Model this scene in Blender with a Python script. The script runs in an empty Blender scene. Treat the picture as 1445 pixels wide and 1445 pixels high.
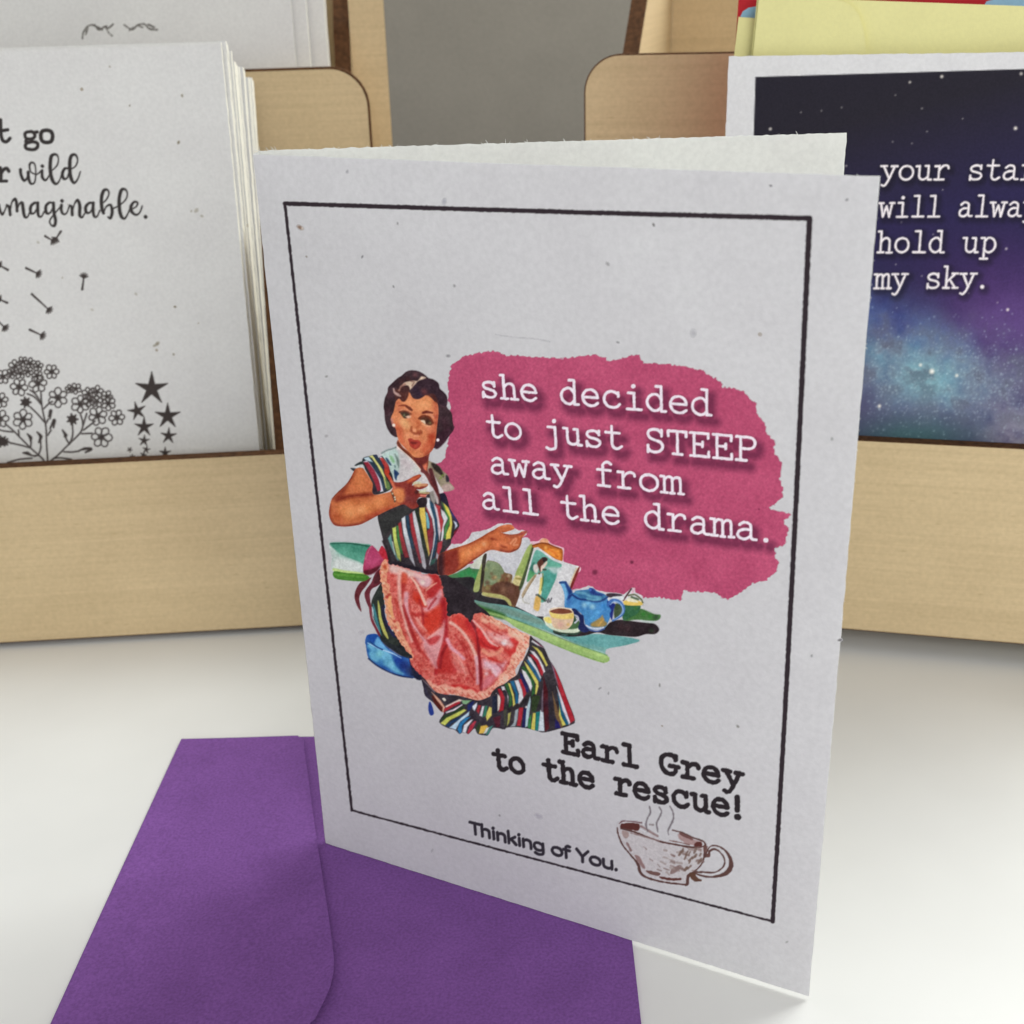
import bpy, math, random
import numpy as np
from mathutils import Matrix, Vector

S = bpy.context.scene
COL = S.collection
random.seed(7)
rng = np.random.default_rng(11)

# ------------------------------------------------------------------ camera
F = 1733.115; CX = 722.5                      # focal length and centre, in pixels of the 1445 px photograph
R = np.array([[0.99955223, -0.02992212, 0.0],
              [-0.01163605, -0.38870365, 0.92128935],
              [-0.02756693, -0.92087683, -0.38887778]])   # columns: camera right, down, forward in world axes
CAM = np.array([0.0, 0.0, 0.2077828])
cam = bpy.data.cameras.new('camera'); co = bpy.data.objects.new('camera', cam); COL.objects.link(co)
cam.sensor_width = 36; cam.lens = 36 * F / 1445
cam.clip_start = 0.01; cam.clip_end = 20
M = Matrix(((R[0][0], -R[0][1], -R[0][2], CAM[0]),
            (R[1][0], -R[1][1], -R[1][2], CAM[1]),
            (R[2][0], -R[2][1], -R[2][2], CAM[2]), (0, 0, 0, 1)))
co.matrix_world = M
S.camera = co
cam.dof.use_dof = True; cam.dof.focus_distance = 0.285; cam.dof.aperture_fstop = 29

# ------------------------------------------------------------------ light
S.view_settings.view_transform = 'Standard'; S.view_settings.look = 'None'
S.view_settings.exposure = 0.0; S.view_settings.gamma = 1.0
w = bpy.data.worlds.new('World'); S.world = w; w.use_nodes = True
bg = w.node_tree.nodes['Background']
bg.inputs['Color'].default_value = (0.97, 0.98, 1.0, 1); bg.inputs['Strength'].default_value = 0.51

def area(name, loc, target, size, power, color):
    l = bpy.data.lights.new(name, 'AREA'); l.shape = 'SQUARE'; l.size = size; l.energy = power; l.color = color
    o = bpy.data.objects.new(name, l); COL.objects.link(o); o.location = loc
    d = Vector(target) - Vector(loc); o.rotation_euler = d.to_track_quat('-Z', 'Y').to_euler()
    return o
area('window_light', (0.78, 0.92, 0.95), (0.02, 0.28, 0.08), 0.85, 19.5, (0.97, 1.0, 0.985))
area('room_light', (0.32, -1.0, 0.60), (0.0, 0.3, 0.08), 0.8, 8.8, (1.0, 0.985, 0.97))

# ------------------------------------------------------------------ materials
def lin(c):
    c = np.asarray(c, float) / 255.0
    return np.where(c <= 0.04045, c / 12.92, ((c + 0.055) / 1.055) ** 2.4)

def nt(name):
    m = bpy.data.materials.new(name); m.use_nodes = True
    t = m.node_tree; t.nodes.clear()
    out = t.nodes.new('ShaderNodeOutputMaterial')
    return m, t, out
def N(t, kind, **kw):
    n = t.nodes.new(kind)
    for k, v in kw.items():
        if k in n.inputs: n.inputs[k].default_value = v
        else: setattr(n, k, v)
    return n
def ramp(t, fac, stops):
    r = t.nodes.new('ShaderNodeValToRGB')
    e = r.color_ramp.elements
    while len(e) > 1: e.remove(e[-1])
    for i, (p, c) in enumerate(stops):
        q = e[0] if i == 0 else e.new(p)
        q.position = p; q.color = (*c, 1)
    t.links.new(fac, r.inputs[0]); return r.outputs[0]
def mixc(t, f, a, b, mode='MIX'):
    n = t.nodes.new('ShaderNodeMix'); n.data_type = 'RGBA'; n.blend_type = mode
    for s, v in ((0, f), (6, a), (7, b)):
        if hasattr(v, 'is_linked') or hasattr(v, 'links'): t.links.new(v, n.inputs[s])
        else: n.inputs[s].default_value = v if s == 0 else (*v, 1)
    return n.outputs[2]

def paper(name, base, fleck=(0.30, 0.22, 0.13), fleckamt=0.5, trans=0.25, grain=0.08, bump=0.25, tint=None):
    m, t, out = nt(name)
    tc = N(t, 'ShaderNodeTexCoord')
    n1 = N(t, 'ShaderNodeTexNoise', Scale=900.0, Detail=3.0); n2 = N(t, 'ShaderNodeTexNoise', Scale=60.0, Detail=4.0)
    n3 = N(t, 'ShaderNodeTexNoise', Scale=2600.0, Detail=2.0)
    for n in (n1, n2, n3): t.links.new(tc.outputs['Object'], n.inputs['Vector'])
    c1 = ramp(t, n1.outputs[0], [(0.3, (1 - grain,) * 3), (0.7, (1 + 0.0,) * 3)])
    c2 = ramp(t, n2.outputs[0], [(0.3, (0.955, 0.95, 0.955)), (0.7, (1, 1, 1))])
    a = mixc(t, 1.0, base, c1, 'MULTIPLY'); a = mixc(t, 1.0, a, c2, 'MULTIPLY')
    v = N(t, 'ShaderNodeTexVoronoi', Scale=130.0, Randomness=1.0); t.links.new(tc.outputs['Object'], v.inputs['Vector'])
    near = N(t, 'ShaderNodeMath', operation='LESS_THAN'); t.links.new(v.outputs['Distance'], near.inputs[0]); near.inputs[1].default_value = 0.07
    sep = N(t, 'ShaderNodeSeparateColor'); t.links.new(v.outputs['Color'], sep.inputs[0])
    few = N(t, 'ShaderNodeMath', operation='LESS_THAN'); t.links.new(sep.outputs[0], few.inputs[0]); few.inputs[1].default_value = 0.16 if fleckamt > .6 else 0.05
    mul = N(t, 'ShaderNodeMath', operation='MULTIPLY'); t.links.new(near.outputs[0], mul.inputs[0]); t.links.new(few.outputs[0], mul.inputs[1])
    m3 = N(t, 'ShaderNodeMath', operation='MULTIPLY'); t.links.new(mul.outputs[0], m3.inputs[0]); m3.inputs[1].default_value = fleckamt
    a = mixc(t, m3.outputs[0], a, fleck)
    b = N(t, 'ShaderNodeBump', Strength=bump, Distance=0.0002)
    ad = N(t, 'ShaderNodeMath', operation='ADD'); t.links.new(n1.outputs[0], ad.inputs[0]); t.links.new(n3.outputs[0], ad.inputs[1])
    t.links.new(ad.outputs[0], b.inputs['Height'])
    p = N(t, 'ShaderNodeBsdfPrincipled', Roughness=0.9); p.inputs['Specular IOR Level'].default_value = 0.15
    t.links.new(a, p.inputs['Base Color']); t.links.new(b.outputs[0], p.inputs['Normal'])
    tr = N(t, 'ShaderNodeBsdfTranslucent'); t.links.new(a, tr.inputs['Color'])
    mx = N(t, 'ShaderNodeMixShader'); mx.inputs[0].default_value = trans
    t.links.new(p.outputs[0], mx.inputs[1]); t.links.new(tr.outputs[0], mx.inputs[2])
    t.links.new(mx.outputs[0], out.inputs[0])
    return m

def ink(name='printed_ink'):
    m, t, out = nt(name)
    tc = N(t, 'ShaderNodeTexCoord')
    at = N(t, 'ShaderNodeAttribute', attribute_name='ink')
    n1 = N(t, 'ShaderNodeTexNoise', Scale=1500.0, Detail=2.0); t.links.new(tc.outputs['Object'], n1.inputs['Vector'])
    n2 = N(t, 'ShaderNodeTexNoise', Scale=900.0, Detail=3.0); t.links.new(tc.outputs['Object'], n2.inputs['Vector'])
    c1 = ramp(t, n1.outputs[0], [(0.3, (0.88,) * 3), (0.7, (1.07,) * 3)])
    a = mixc(t, 1.0, at.outputs['Color'], c1, 'MULTIPLY')
    b = N(t, 'ShaderNodeBump', Strength=0.25, Distance=0.0002); t.links.new(n2.outputs[0], b.inputs['Height'])
    p = N(t, 'ShaderNodeBsdfPrincipled', Roughness=0.8); p.inputs['Specular IOR Level'].default_value = 0.2
    t.links.new(a, p.inputs['Base Color']); t.links.new(b.outputs[0], p.inputs['Normal'])
    t.links.new(p.outputs[0], out.inputs[0])
    return m

def wood(name, c0, c1):
    m, t, out = nt(name)
    tc = N(t, 'ShaderNodeTexCoord'); mp = N(t, 'ShaderNodeMapping'); mp.inputs['Scale'].default_value = (5, 5, 420)
    t.links.new(tc.outputs['Object'], mp.inputs['Vector'])
    n1 = N(t, 'ShaderNodeTexNoise', Scale=1.0, Detail=5.0, Roughness=0.7, Distortion=0.2); t.links.new(mp.outputs[0], n1.inputs['Vector'])
    n2 = N(t, 'ShaderNodeTexNoise', Scale=18.0, Detail=3.0); t.links.new(tc.outputs['Object'], n2.inputs['Vector'])
    mp2 = N(t, 'ShaderNodeMapping'); mp2.inputs['Scale'].default_value = (60, 60, 1500); t.links.new(tc.outputs['Object'], mp2.inputs['Vector'])
    n3 = N(t, 'ShaderNodeTexNoise', Scale=1.0, Detail=3.0); t.links.new(mp2.outputs[0], n3.inputs['Vector'])
    a = ramp(t, n1.outputs[0], [(0.3, c0), (0.7, c1)])
    c2 = ramp(t, n2.outputs[0], [(0.3, (0.93, 0.92, 0.90)), (0.7, (1.03, 1.03, 1.03))])
    c3 = ramp(t, n3.outputs[0], [(0.3, (0.975,) * 3), (0.65, (1.01,) * 3)])
    a = mixc(t, 1.0, a, c2, 'MULTIPLY'); a = mixc(t, 1.0, a, c3, 'MULTIPLY')
    n4 = N(t, 'ShaderNodeTexNoise', Scale=700.0, Detail=3.0); t.links.new(tc.outputs['Object'], n4.inputs['Vector'])
    a = mixc(t, 1.0, a, ramp(t, n4.outputs[0], [(0.3, (0.94, 0.935, 0.92)), (0.7, (1.05, 1.05, 1.05))]), 'MULTIPLY')
    v = N(t, 'ShaderNodeTexVoronoi', Scale=1.0); mp3 = N(t, 'ShaderNodeMapping'); mp3.inputs['Scale'].default_value = (90, 90, 320)
    t.links.new(tc.outputs['Object'], mp3.inputs['Vector']); t.links.new(mp3.outputs[0], v.inputs['Vector'])
    a = mixc(t, ramp(t, v.outputs['Distance'], [(0.02, (.45,) * 3), (0.12, (0,) * 3)]), a, (0.40, 0.28, 0.14))
    b = N(t, 'ShaderNodeBump', Strength=0.15, Distance=0.0003); t.links.new(n3.outputs[0], b.inputs['Height'])
    p = N(t, 'ShaderNodeBsdfPrincipled', Roughness=0.62); p.inputs['Specular IOR Level'].default_value = 0.3
    t.links.new(a, p.inputs['Base Color']); t.links.new(b.outputs[0], p.inputs['Normal']); t.links.new(p.outputs[0], out.inputs[0])
    return m

def plain(name, col, rough=0.6, spec=0.3, scale=400.0, amt=0.12, coord='Object', scale2=30.0, amt2=0.03, bump=0.1):
    m, t, out = nt(name)
    tc = N(t, 'ShaderNodeTexCoord')
    n1 = N(t, 'ShaderNodeTexNoise', Scale=scale, Detail=3.0); t.links.new(tc.outputs[coord], n1.inputs['Vector'])
    n2 = N(t, 'ShaderNodeTexNoise', Scale=scale2, Detail=2.0); t.links.new(tc.outputs[coord], n2.inputs['Vector'])
    c1 = ramp(t, n1.outputs[0], [(0.3, (1 - amt,) * 3), (0.7, (1 + amt,) * 3)])
    c2 = ramp(t, n2.outputs[0], [(0.3, (1 - amt2,) * 3), (0.7, (1 + amt2,) * 3)])
    a = mixc(t, 1.0, col, c1, 'MULTIPLY'); a = mixc(t, 1.0, a, c2, 'MULTIPLY')
    b = N(t, 'ShaderNodeBump', Strength=bump, Distance=0.0003); t.links.new(n1.outputs[0], b.inputs['Height'])
    p = N(t, 'ShaderNodeBsdfPrincipled', Roughness=rough); p.inputs['Specular IOR Level'].default_value = spec
    t.links.new(a, p.inputs['Base Color']); t.links.new(b.outputs[0], p.inputs['Normal']); t.links.new(p.outputs[0], out.inputs[0])
    return m

PAPER_ALB = np.array([0.80, 0.795, 0.815])
PAPER_PHOTO = (187, 186, 190)
def alb(c, ref=PAPER_PHOTO, alb_ref=PAPER_ALB, gain=1.0):
    return np.clip(lin(c) / lin(ref) * alb_ref * gain, 0.004, 0.93)

MAT = {
    'card': paper('seed_paper_backlit', (0.90, 0.91, 0.885), trans=0.62),  # same paper as the printed leaf, made paler and more translucent to look backlit
    'leaf': paper('seed_paper_printed', (0.80, 0.797, 0.812), trans=0.24),
    'stock': paper('seed_paper_grey_white', (0.80, 0.80, 0.78), trans=0.05, fleckamt=0.7),
    'cream': paper('paper_edge_cream', (0.88, 0.86, 0.75), trans=0.05, fleckamt=0.4, grain=0.12, bump=0.3),
    'yellow': paper('yellow_envelope_paper', (0.88, 0.84, 0.40), trans=0.05, fleckamt=0.0, grain=0.04),
    'red': paper('red_card_paper', (0.55, 0.03, 0.04), trans=0.02, fleckamt=0.0),
    'blue': paper('pale_blue_print', (0.35, 0.62, 0.80), trans=0.02, fleckamt=0.0),
    'purple': plain('purple_envelope_paper', (0.205, 0.084, 0.305), 0.85, 0.15, 1400.0, 0.16, scale2=70.0, amt2=0.07, bump=0.4),
    'wood': wood('birch_plywood', (0.585, 0.455, 0.265), (0.67, 0.525, 0.315)),
    'burnt': plain('burnt_plywood_edge', (0.095, 0.043, 0.018), 0.8, 0.15, 500.0, 0.35),
    'table': plain('white_laminate', (0.81, 0.81, 0.775), 0.48, 0.4, 25.0, 0.02, scale2=6.0, amt2=0.02, bump=0.02),
    'wall': plain('grey_fabric_wall', (0.235, 0.216, 0.184), 0.95, 0.1, 420.0, 0.12, bump=0.2),
    'ink': ink(),
}

# ------------------------------------------------------------------ object helpers
ORG = {}                                           # world position of every thing's base
def link(o, parent=None):
    COL.objects.link(o)
    if parent is not None:
        w0 = ORG[parent.name]; ORG[o.name] = w0
        if o.type == 'MESH': o.data.transform(Matrix.Translation(-Vector(w0)))   # built in world coordinates
        o.parent = parent
    return o
def thing(name, label, cat, loc=(0, 0, 0), group=None):
    o = bpy.data.objects.new(name, None); o.empty_display_size = 0.02
    o.location = loc; link(o); ORG[o.name] = tuple(loc)
    o['label'] = label; o['category'] = cat
    if group: o['group'] = group
    return o
def mesh_obj(name, verts, faces, mats, parent=None, mids=None):
    me = bpy.data.meshes.new(name)
    me.from_pydata([tuple(v) for v in verts], [], faces)
    for m in mats: me.materials.append(m)
    if mids is not None: me.polygons.foreach_set('material_index', mids)
    me.update()
    return link(bpy.data.objects.new(name, me), parent)

class Plane:
    """a flat sheet standing in the scene: origin, right axis, up axis; n points to the viewer"""
    def __init__(s, o, e1, e2):
        s.o = np.array(o, float); s.e1 = np.array(e1, float); s.e1 /= np.linalg.norm(s.e1)
        s.e2 = np.array(e2, float); s.e2 /= np.linalg.norm(s.e2); s.n = np.cross(s.e1, s.e2)
    def pix(s, px):                                   # photo pixel -> position on the sheet
        px = np.atleast_2d(np.asarray(px, float))
        v = np.c_[px[:, 0] - CX, px[:, 1] - CX, np.full(len(px), F)] @ R.T
        t = (s.o - CAM) @ s.n / (v @ s.n)
        q = CAM + v * t[:, None] - s.o
        return np.c_[q @ s.e1, q @ s.e2]
    def pos(s, ab, h=0.0):
        ab = np.atleast_2d(ab)
        return s.o + ab[:, :1] * s.e1 + ab[:, 1:2] * s.e2 + h * s.n
    def topix(s, ab):
        q = (s.pos(ab) - CAM) @ R
        return np.c_[q[:, 0] / q[:, 2] * F + CX, q[:, 1] / q[:, 2] * F + CX]

class BentPlane(Plane):
    """the same sheet, slightly bowed: its free right edge leans back at mid height, the top rolls a little"""
    def bow(s, ab):
        u = np.clip(ab[:, 0] / 0.1294, 0, 1); v = np.clip(ab[:, 1] / 0.178, 0, 1)
        return -0.0009 * u ** 1.5 * np.sin(np.pi * v) + 0.0004 * np.sin(np.pi * u) * v
    def pos(s, ab, h=0.0):
        ab = np.atleast_2d(ab)
        return s.o + ab[:, :1] * s.e1 + ab[:, 1:2] * s.e2 + (h + s.bow(ab))[:, None] * s.n

def bent_leaf(name, pl, W, H, t, mats, parent, nx=64, ny=88, amp=0.00004):
    a, b = np.meshgrid(np.linspace(0, W, nx + 1), np.linspace(0, H, ny + 1)); ab = np.c_[a.ravel(), b.ravel()]
    j = rng.normal(0, amp, ab.shape); i = np.arange(len(ab)); cx, cy = i % (nx + 1), i // (nx + 1)
    ab[:, 0] += j[:, 0] * ((cx == 0) | (cx == nx)); ab[:, 1] += j[:, 1] * ((cy == 0) | (cy == ny))
    n = len(ab); v = np.vstack([pl.pos(ab, 0.0), pl.pos(ab, -t)]); f = []; m = []
    for y in range(ny):
        for x in range(nx):
            k = y * (nx + 1) + x
            f += [(k, k + 1, k + nx + 2, k + nx + 1), (k + n, k + nx + 1 + n, k + nx + 2 + n, k + 1 + n)]; m += [0, 0]
    ring = list(range(nx + 1)) + [(y + 1) * (nx + 1) + nx for y in range(ny)] + [ny * (nx + 1) + x for x in range(nx - 1, -1, -1)] + [y * (nx + 1) for y in range(ny - 1, 0, -1)]
    for q in range(len(ring)):
        r, s_ = ring[q], ring[(q + 1) % len(ring)]; f.append((r, r + n, s_ + n, s_)); m.append(1)
    return mesh_obj(name, v, f, mats, parent, m)

def jitter_outline(ab, step=0.0009, amp=0.00012):
    out = []
    n = len(ab)
    for i in range(n):
        p, q = np.array(ab[i]), np.array(ab[(i + 1) % n]); L = np.linalg.norm(q - p); k = max(1, int(L / step))
        nn = np.array([-(q - p)[1], (q - p)[0]]) / max(L, 1e-9)
        for j in range(k):
            a = amp if 0 < j else 0
            out.append(p + (q - p) * j / k + nn * random.gauss(0, 1) * a)
    return np.array(out)

def slab(name, pl, ab, t, mats, parent=None, rough=None, h0=0.0):
    """outline ab on the sheet, front face at h0, thickness t away from the viewer; mats = (face, edge)"""
    if rough: ab = jitter_outline(ab, rough[0], rough[1])
    n = len(ab)
    v = np.vstack([pl.pos(ab, h0), pl.pos(ab, h0 - t)])
    f = [tuple(range(n)), tuple(range(2 * n - 1, n - 1, -1))]
    mid = [0, 0]
    for i in range(n):
        j = (i + 1) % n; f.append((i, i + n, j + n, j)); mid.append(1 if len(mats) > 1 else 0)
    return mesh_obj(name, v, f, mats, parent, mid)

def rim_slab(name, pl, ab, t, mats, parent, rim):
    """a laser-cut board: the scorched rim shows as a thin ring round its front face"""
    ab = np.array(ab, float); n = len(ab); inn = []
    for i in range(n):
        p, q, r = ab[i - 1], ab[i], ab[(i + 1) % n]
        d1 = (q - p) / np.linalg.norm(q - p); d2 = (r - q) / np.linalg.norm(r - q)
        n1 = np.array([-d1[1], d1[0]]); n2 = np.array([-d2[1], d2[0]]); m = n1 + n2; m /= m @ n1
        inn.append(q + m * rim)
    v = np.vstack([pl.pos(ab, 0), pl.pos(ab, -t), pl.pos(np.array(inn), 0)])
    f = [tuple(range(2 * n, 3 * n)), tuple(range(2 * n - 1, n - 1, -1))]; mid = [0, 0]
    for i in range(n):
        j = (i + 1) % n; f += [(i, i + n, j + n, j), (i, j, j + 2 * n, i + 2 * n)]; mid += [1, 1]
    return mesh_obj(name, v, f, mats, parent, mid)

def rect(a0, b0, a1, b1): return [(a0, b0), (a1, b0), (a1, b1), (a0, b1)]

# ------------------------------------------------------------------ print: strokes and areas painted in card ink
def smooth_closed(p, k=4):
    p = np.asarray(p, float); n = len(p); out = []
    for i in range(n):
        a, b, c, d = p[i - 1], p[i], p[(i + 1) % n], p[(i + 2) % n]
        for j in range(k):
            s = j / k
            out.append(0.5 * ((2 * b) + (-a + c) * s + (2 * a - 5 * b + 4 * c - d) * s * s + (-a + 3 * b - 3 * c + d) * s ** 3))
    return np.array(out)
def smooth_open(p, wd, k=4):
    p = np.asarray(p, float); n = len(p)
    if n < 3: return p, wd
    e = np.vstack([2 * p[0] - p[1], p, 2 * p[-1] - p[-2]]); out = []; ow = []
    for i in range(n - 1):
        a, b, c, d = e[i], e[i + 1], e[i + 2], e[i + 3]
        for j in range(k):
            s = j / k
            out.append(0.5 * ((2 * b) + (-a + c) * s + (2 * a - 5 * b + 4 * c - d) * s * s + (-a + 3 * b - 3 * c + d) * s ** 3))
            ow.append(wd[i] * (1 - s) + wd[i + 1] * s)
    out.append(p[-1]); ow.append(wd[-1])
    return np.array(out), ow

def vnoise(shape, cell, seed):
    r = np.random.default_rng(seed)
    h, w_ = shape; gh, gw = int(h / cell) + 3, int(w_ / cell) + 3
    g = r.random((gh, gw)); y = np.arange(h) / cell; x = np.arange(w_) / cell
    yi, xi = y.astype(int), x.astype(int); fy, fx = y - yi, x - xi
    fy = fy * fy * (3 - 2 * fy); fx = fx * fx * (3 - 2 * fx)
    a = g[np.ix_(yi, xi)]; b = g[np.ix_(yi, xi + 1)]; c = g[np.ix_(yi + 1, xi)]; d = g[np.ix_(yi + 1, xi + 1)]
    return (a * (1 - fx) + b * fx) * (1 - fy)[:, None] + (c * (1 - fx) + d * fx) * fy[:, None]

class Canvas:
    def __init__(s, x0, y0, x1, y1, step, base=PAPER_PHOTO):
        s.x = np.arange(x0, x1 + step, step); s.y = np.arange(y0, y1 + step, step); s.step = step
        s.X, s.Y = np.meshgrid(s.x, s.y)
        s.rgb = np.zeros(s.X.shape + (3,)); s.rgb[:] = base
        s.a = np.zeros(s.X.shape)
        s.wob = (vnoise(s.X.shape, 3.2 / step, 5) - 0.5)
    def box(s, x0, y0, x1, y1):
        i0 = max(0, int((x0 - s.x[0]) / s.step)); i1 = min(len(s.x), int((x1 - s.x[0]) / s.step) + 2)
        j0 = max(0, int((y0 - s.y[0]) / s.step)); j1 = min(len(s.y), int((y1 - s.y[0]) / s.step) + 2)
        return (slice(j0, j1), slice(i0, i1)) if i1 > i0 and j1 > j0 else None
    def put(s, b, cov, col, clip=None, alpha=True):
        if clip is not None: cov = cov * clip[b]
        s.rgb[b] = s.rgb[b] * (1 - cov[..., None]) + np.asarray(col, float) * cov[..., None]
        if alpha: s.a[b] = np.maximum(s.a[b], cov)
    def poly(s, pts, col, soft=1.0, sm=True, op=1.0, clip=None, rough=0.0, mask=False):
        p = smooth_closed(pts) if sm else np.asarray(pts, float)
        pad = soft + 1.5 + rough * 2
        b = s.box(p[:, 0].min() - pad, p[:, 1].min() - pad, p[:, 0].max() + pad, p[:, 1].max() + pad)
        if b is None: return None
        X, Y = s.X[b], s.Y[b]; d2 = np.full(X.shape, 1e9); ins = np.zeros(X.shape, bool)
        n = len(p)
        for i in range(n):
            ax, ay = p[i]; bx, by = p[(i + 1) % n]; dx, dy = bx - ax, by - ay; L = dx * dx + dy * dy
            if L < 1e-12: continue
            t = np.clip(((X - ax) * dx + (Y - ay) * dy) / L, 0, 1)
            d2 = np.minimum(d2, (X - ax - t * dx) ** 2 + (Y - ay - t * dy) ** 2)
            if ay != by: ins ^= ((ay > Y) != (by > Y)) & (X < dx * (Y - ay) / dy + ax)
        sd = np.where(ins, -1, 1) * np.sqrt(d2) + s.wob[b] * rough * 2
        cov = np.clip(0.5 - sd / max(soft, 0.3), 0, 1) * op
        s.put(b, cov, col, clip)
        if mask:
            mk = np.zeros(s.X.shape); mk[b] = cov; return mk
    def dist(s, pts, wd, pad, acc=None):
        """distance to a stroke minus its half width, into acc"""
        for i in range(len(pts) - 1):
            (ax, ay), (bx, by) = pts[i], pts[i + 1]; w0, w1 = wd[i], wd[i + 1]
            q = pad + max(w0, w1)
            b = s.box(min(ax, bx) - q, min(ay, by) - q, max(ax, bx) + q, max(ay, by) + q)
            if b is None: continue
            X, Y = s.X[b], s.Y[b]; dx, dy = bx - ax, by - ay; L = dx * dx + dy * dy
            t = np.clip(((X - ax) * dx + (Y - ay) * dy) / max(L, 1e-9), 0, 1)
            d = np.sqrt((X - ax - t * dx) ** 2 + (Y - ay - t * dy) ** 2) - 0.5 * (w0 + (w1 - w0) * t)
            acc[b] = np.minimum(acc[b], d)
    def line(s, pts, col, wd=2.0, soft=1.0, sm=True, op=1.0, clip=None, rough=0.0):
        pts = np.asarray(pts, float)
        if np.isscalar(wd): wd = [wd] * len(pts)
        elif len(wd) != len(pts): wd = list(np.interp(np.linspace(0, 1, len(pts)), np.linspace(0, 1, len(wd)), wd))
        if sm: pts, wd = smooth_open(pts, wd)
        acc = np.full(s.X.shape, 99.0) if False else None
        q = max(wd) + soft + 2
        b = s.box(pts[:, 0].min() - q, pts[:, 1].min() - q, pts[:, 0].max() + q, pts[:, 1].max() + q)
        if b is None: return
        X, Y = s.X[b], s.Y[b]; acc = np.full(X.shape, 99.0)
        for i in range(len(pts) - 1):
            (ax, ay), (bx, by) = pts[i], pts[i + 1]; dx, dy = bx - ax, by - ay; L = dx * dx + dy * dy
            t = np.clip(((X - ax) * dx + (Y - ay) * dy) / max(L, 1e-9), 0, 1)
            d = np.sqrt((X - ax - t * dx) ** 2 + (Y - ay - t * dy) ** 2) - 0.5 * (wd[i] + (wd[i + 1] - wd[i]) * t)
            acc = np.minimum(acc, d)
        acc = acc + s.wob[b] * rough * 2
        s.put(b, np.clip(0.5 - acc / max(soft, 0.3), 0, 1) * op, col, clip)
    def blob(s, x, y, rx, col, ry=None, ang=0.0, op=1.0, clip=None, hard=0.0):
        ry = ry or rx; m = max(rx, ry)
        b = s.box(x - m, y - m, x + m, y + m)
        if b is None: return
        c, n = math.cos(ang), math.sin(ang); dx, dy = s.X[b] - x, s.Y[b] - y
        r = np.sqrt(((dx * c + dy * n) / rx) ** 2 + ((-dx * n + dy * c) / ry) ** 2)
        r = np.clip((r - hard) / (1 - hard), 0, 1)
        s.put(b, (1 - r * r * (3 - 2 * r)) * op, col, clip)
    def field(s, acc, col, soft=0.9, op=1.0):
        cov = np.clip(0.5 - acc / soft, 0, 1) * op
        s.rgb = s.rgb * (1 - cov[..., None]) + np.asarray(col, float) * cov[..., None]
        s.a = np.maximum(s.a, cov)
    def mesh(s, name, pl, h, parent, ref=PAPER_PHOTO, aref=PAPER_ALB * 0.80, gain=1.0, thr=0.03, cut=None):
        m = s.a > thr
        if cut is not None: m = m & ~cut
        c = m[:-1, :-1] | m[1:, :-1] | m[:-1, 1:] | m[1:, 1:]
        jj, ii = np.nonzero(c); W = len(s.x)
        q = np.c_[(jj + 1) * W + ii, (jj + 1) * W + ii + 1, jj * W + ii + 1, jj * W + ii]
        used, inv = np.unique(q, return_inverse=True); q = inv.reshape(-1, 4)
        px = np.c_[s.X.ravel()[used], s.Y.ravel()[used]]
        v = pl.pos(pl.pix(px), h)
        me = bpy.data.meshes.new(name)
        me.vertices.add(len(v)); me.vertices.foreach_set('co', v.ravel().astype(np.float32))
        me.loops.add(len(q) * 4); me.loops.foreach_set('vertex_index', q.ravel().astype(np.int32))
        me.polygons.add(len(q)); me.polygons.foreach_set('loop_start', (np.arange(len(q)) * 4).astype(np.int32))
        me.update(calc_edges=True)
        at = me.attributes.new('ink', 'FLOAT_COLOR', 'POINT')
        a = alb(s.rgb.reshape(-1, 3)[used], ref, aref, gain)
        at.data.foreach_set('color', np.c_[a, np.ones(len(a))].ravel().astype(np.float32))
        me.materials.append(MAT['ink'])
        return link(bpy.data.objects.new(name, me), parent)

CROP = {'A': (540, 515, 13.762), 'B': (540, 590, 13.762), 'C': (460, 630, 12.042), 'D': (530, 660, 9.633),
        'E': (500, 760, 10.321), 'F': (620, 730, 10.321), 'G': (720, 750, 12.042), 'H': (780, 810, 9.031),
        'I': (530, 780, 9.633), 'J': (640, 850, 10.321), 'K': (595, 930, 12.042), 'L': (700, 890, 9.633),
        'M': (460, 840, 9.031), 'N': (860, 1140, 8.028), 'O': (0, 160, 6.568), 'P': (0, 490, 5.558),
        'Q': (620, 480, 2.779), 'R': (640, 1020, 2.89), 'S': (800, 0, 2.240), 'T': (0, 0, 2.580),
        'U': (440, 740, 4.515), 'V': (620, 740, 4.516), 'X': (0, 0, 1.0), 'W': (440, 500, 5.558)}
def P(k, txt):
    x, y, s = CROP[k]
    return np.array([[float(a) / s + x, float(b) / s + y] for a, b in (t.split(',') for t in txt.split())])

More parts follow.
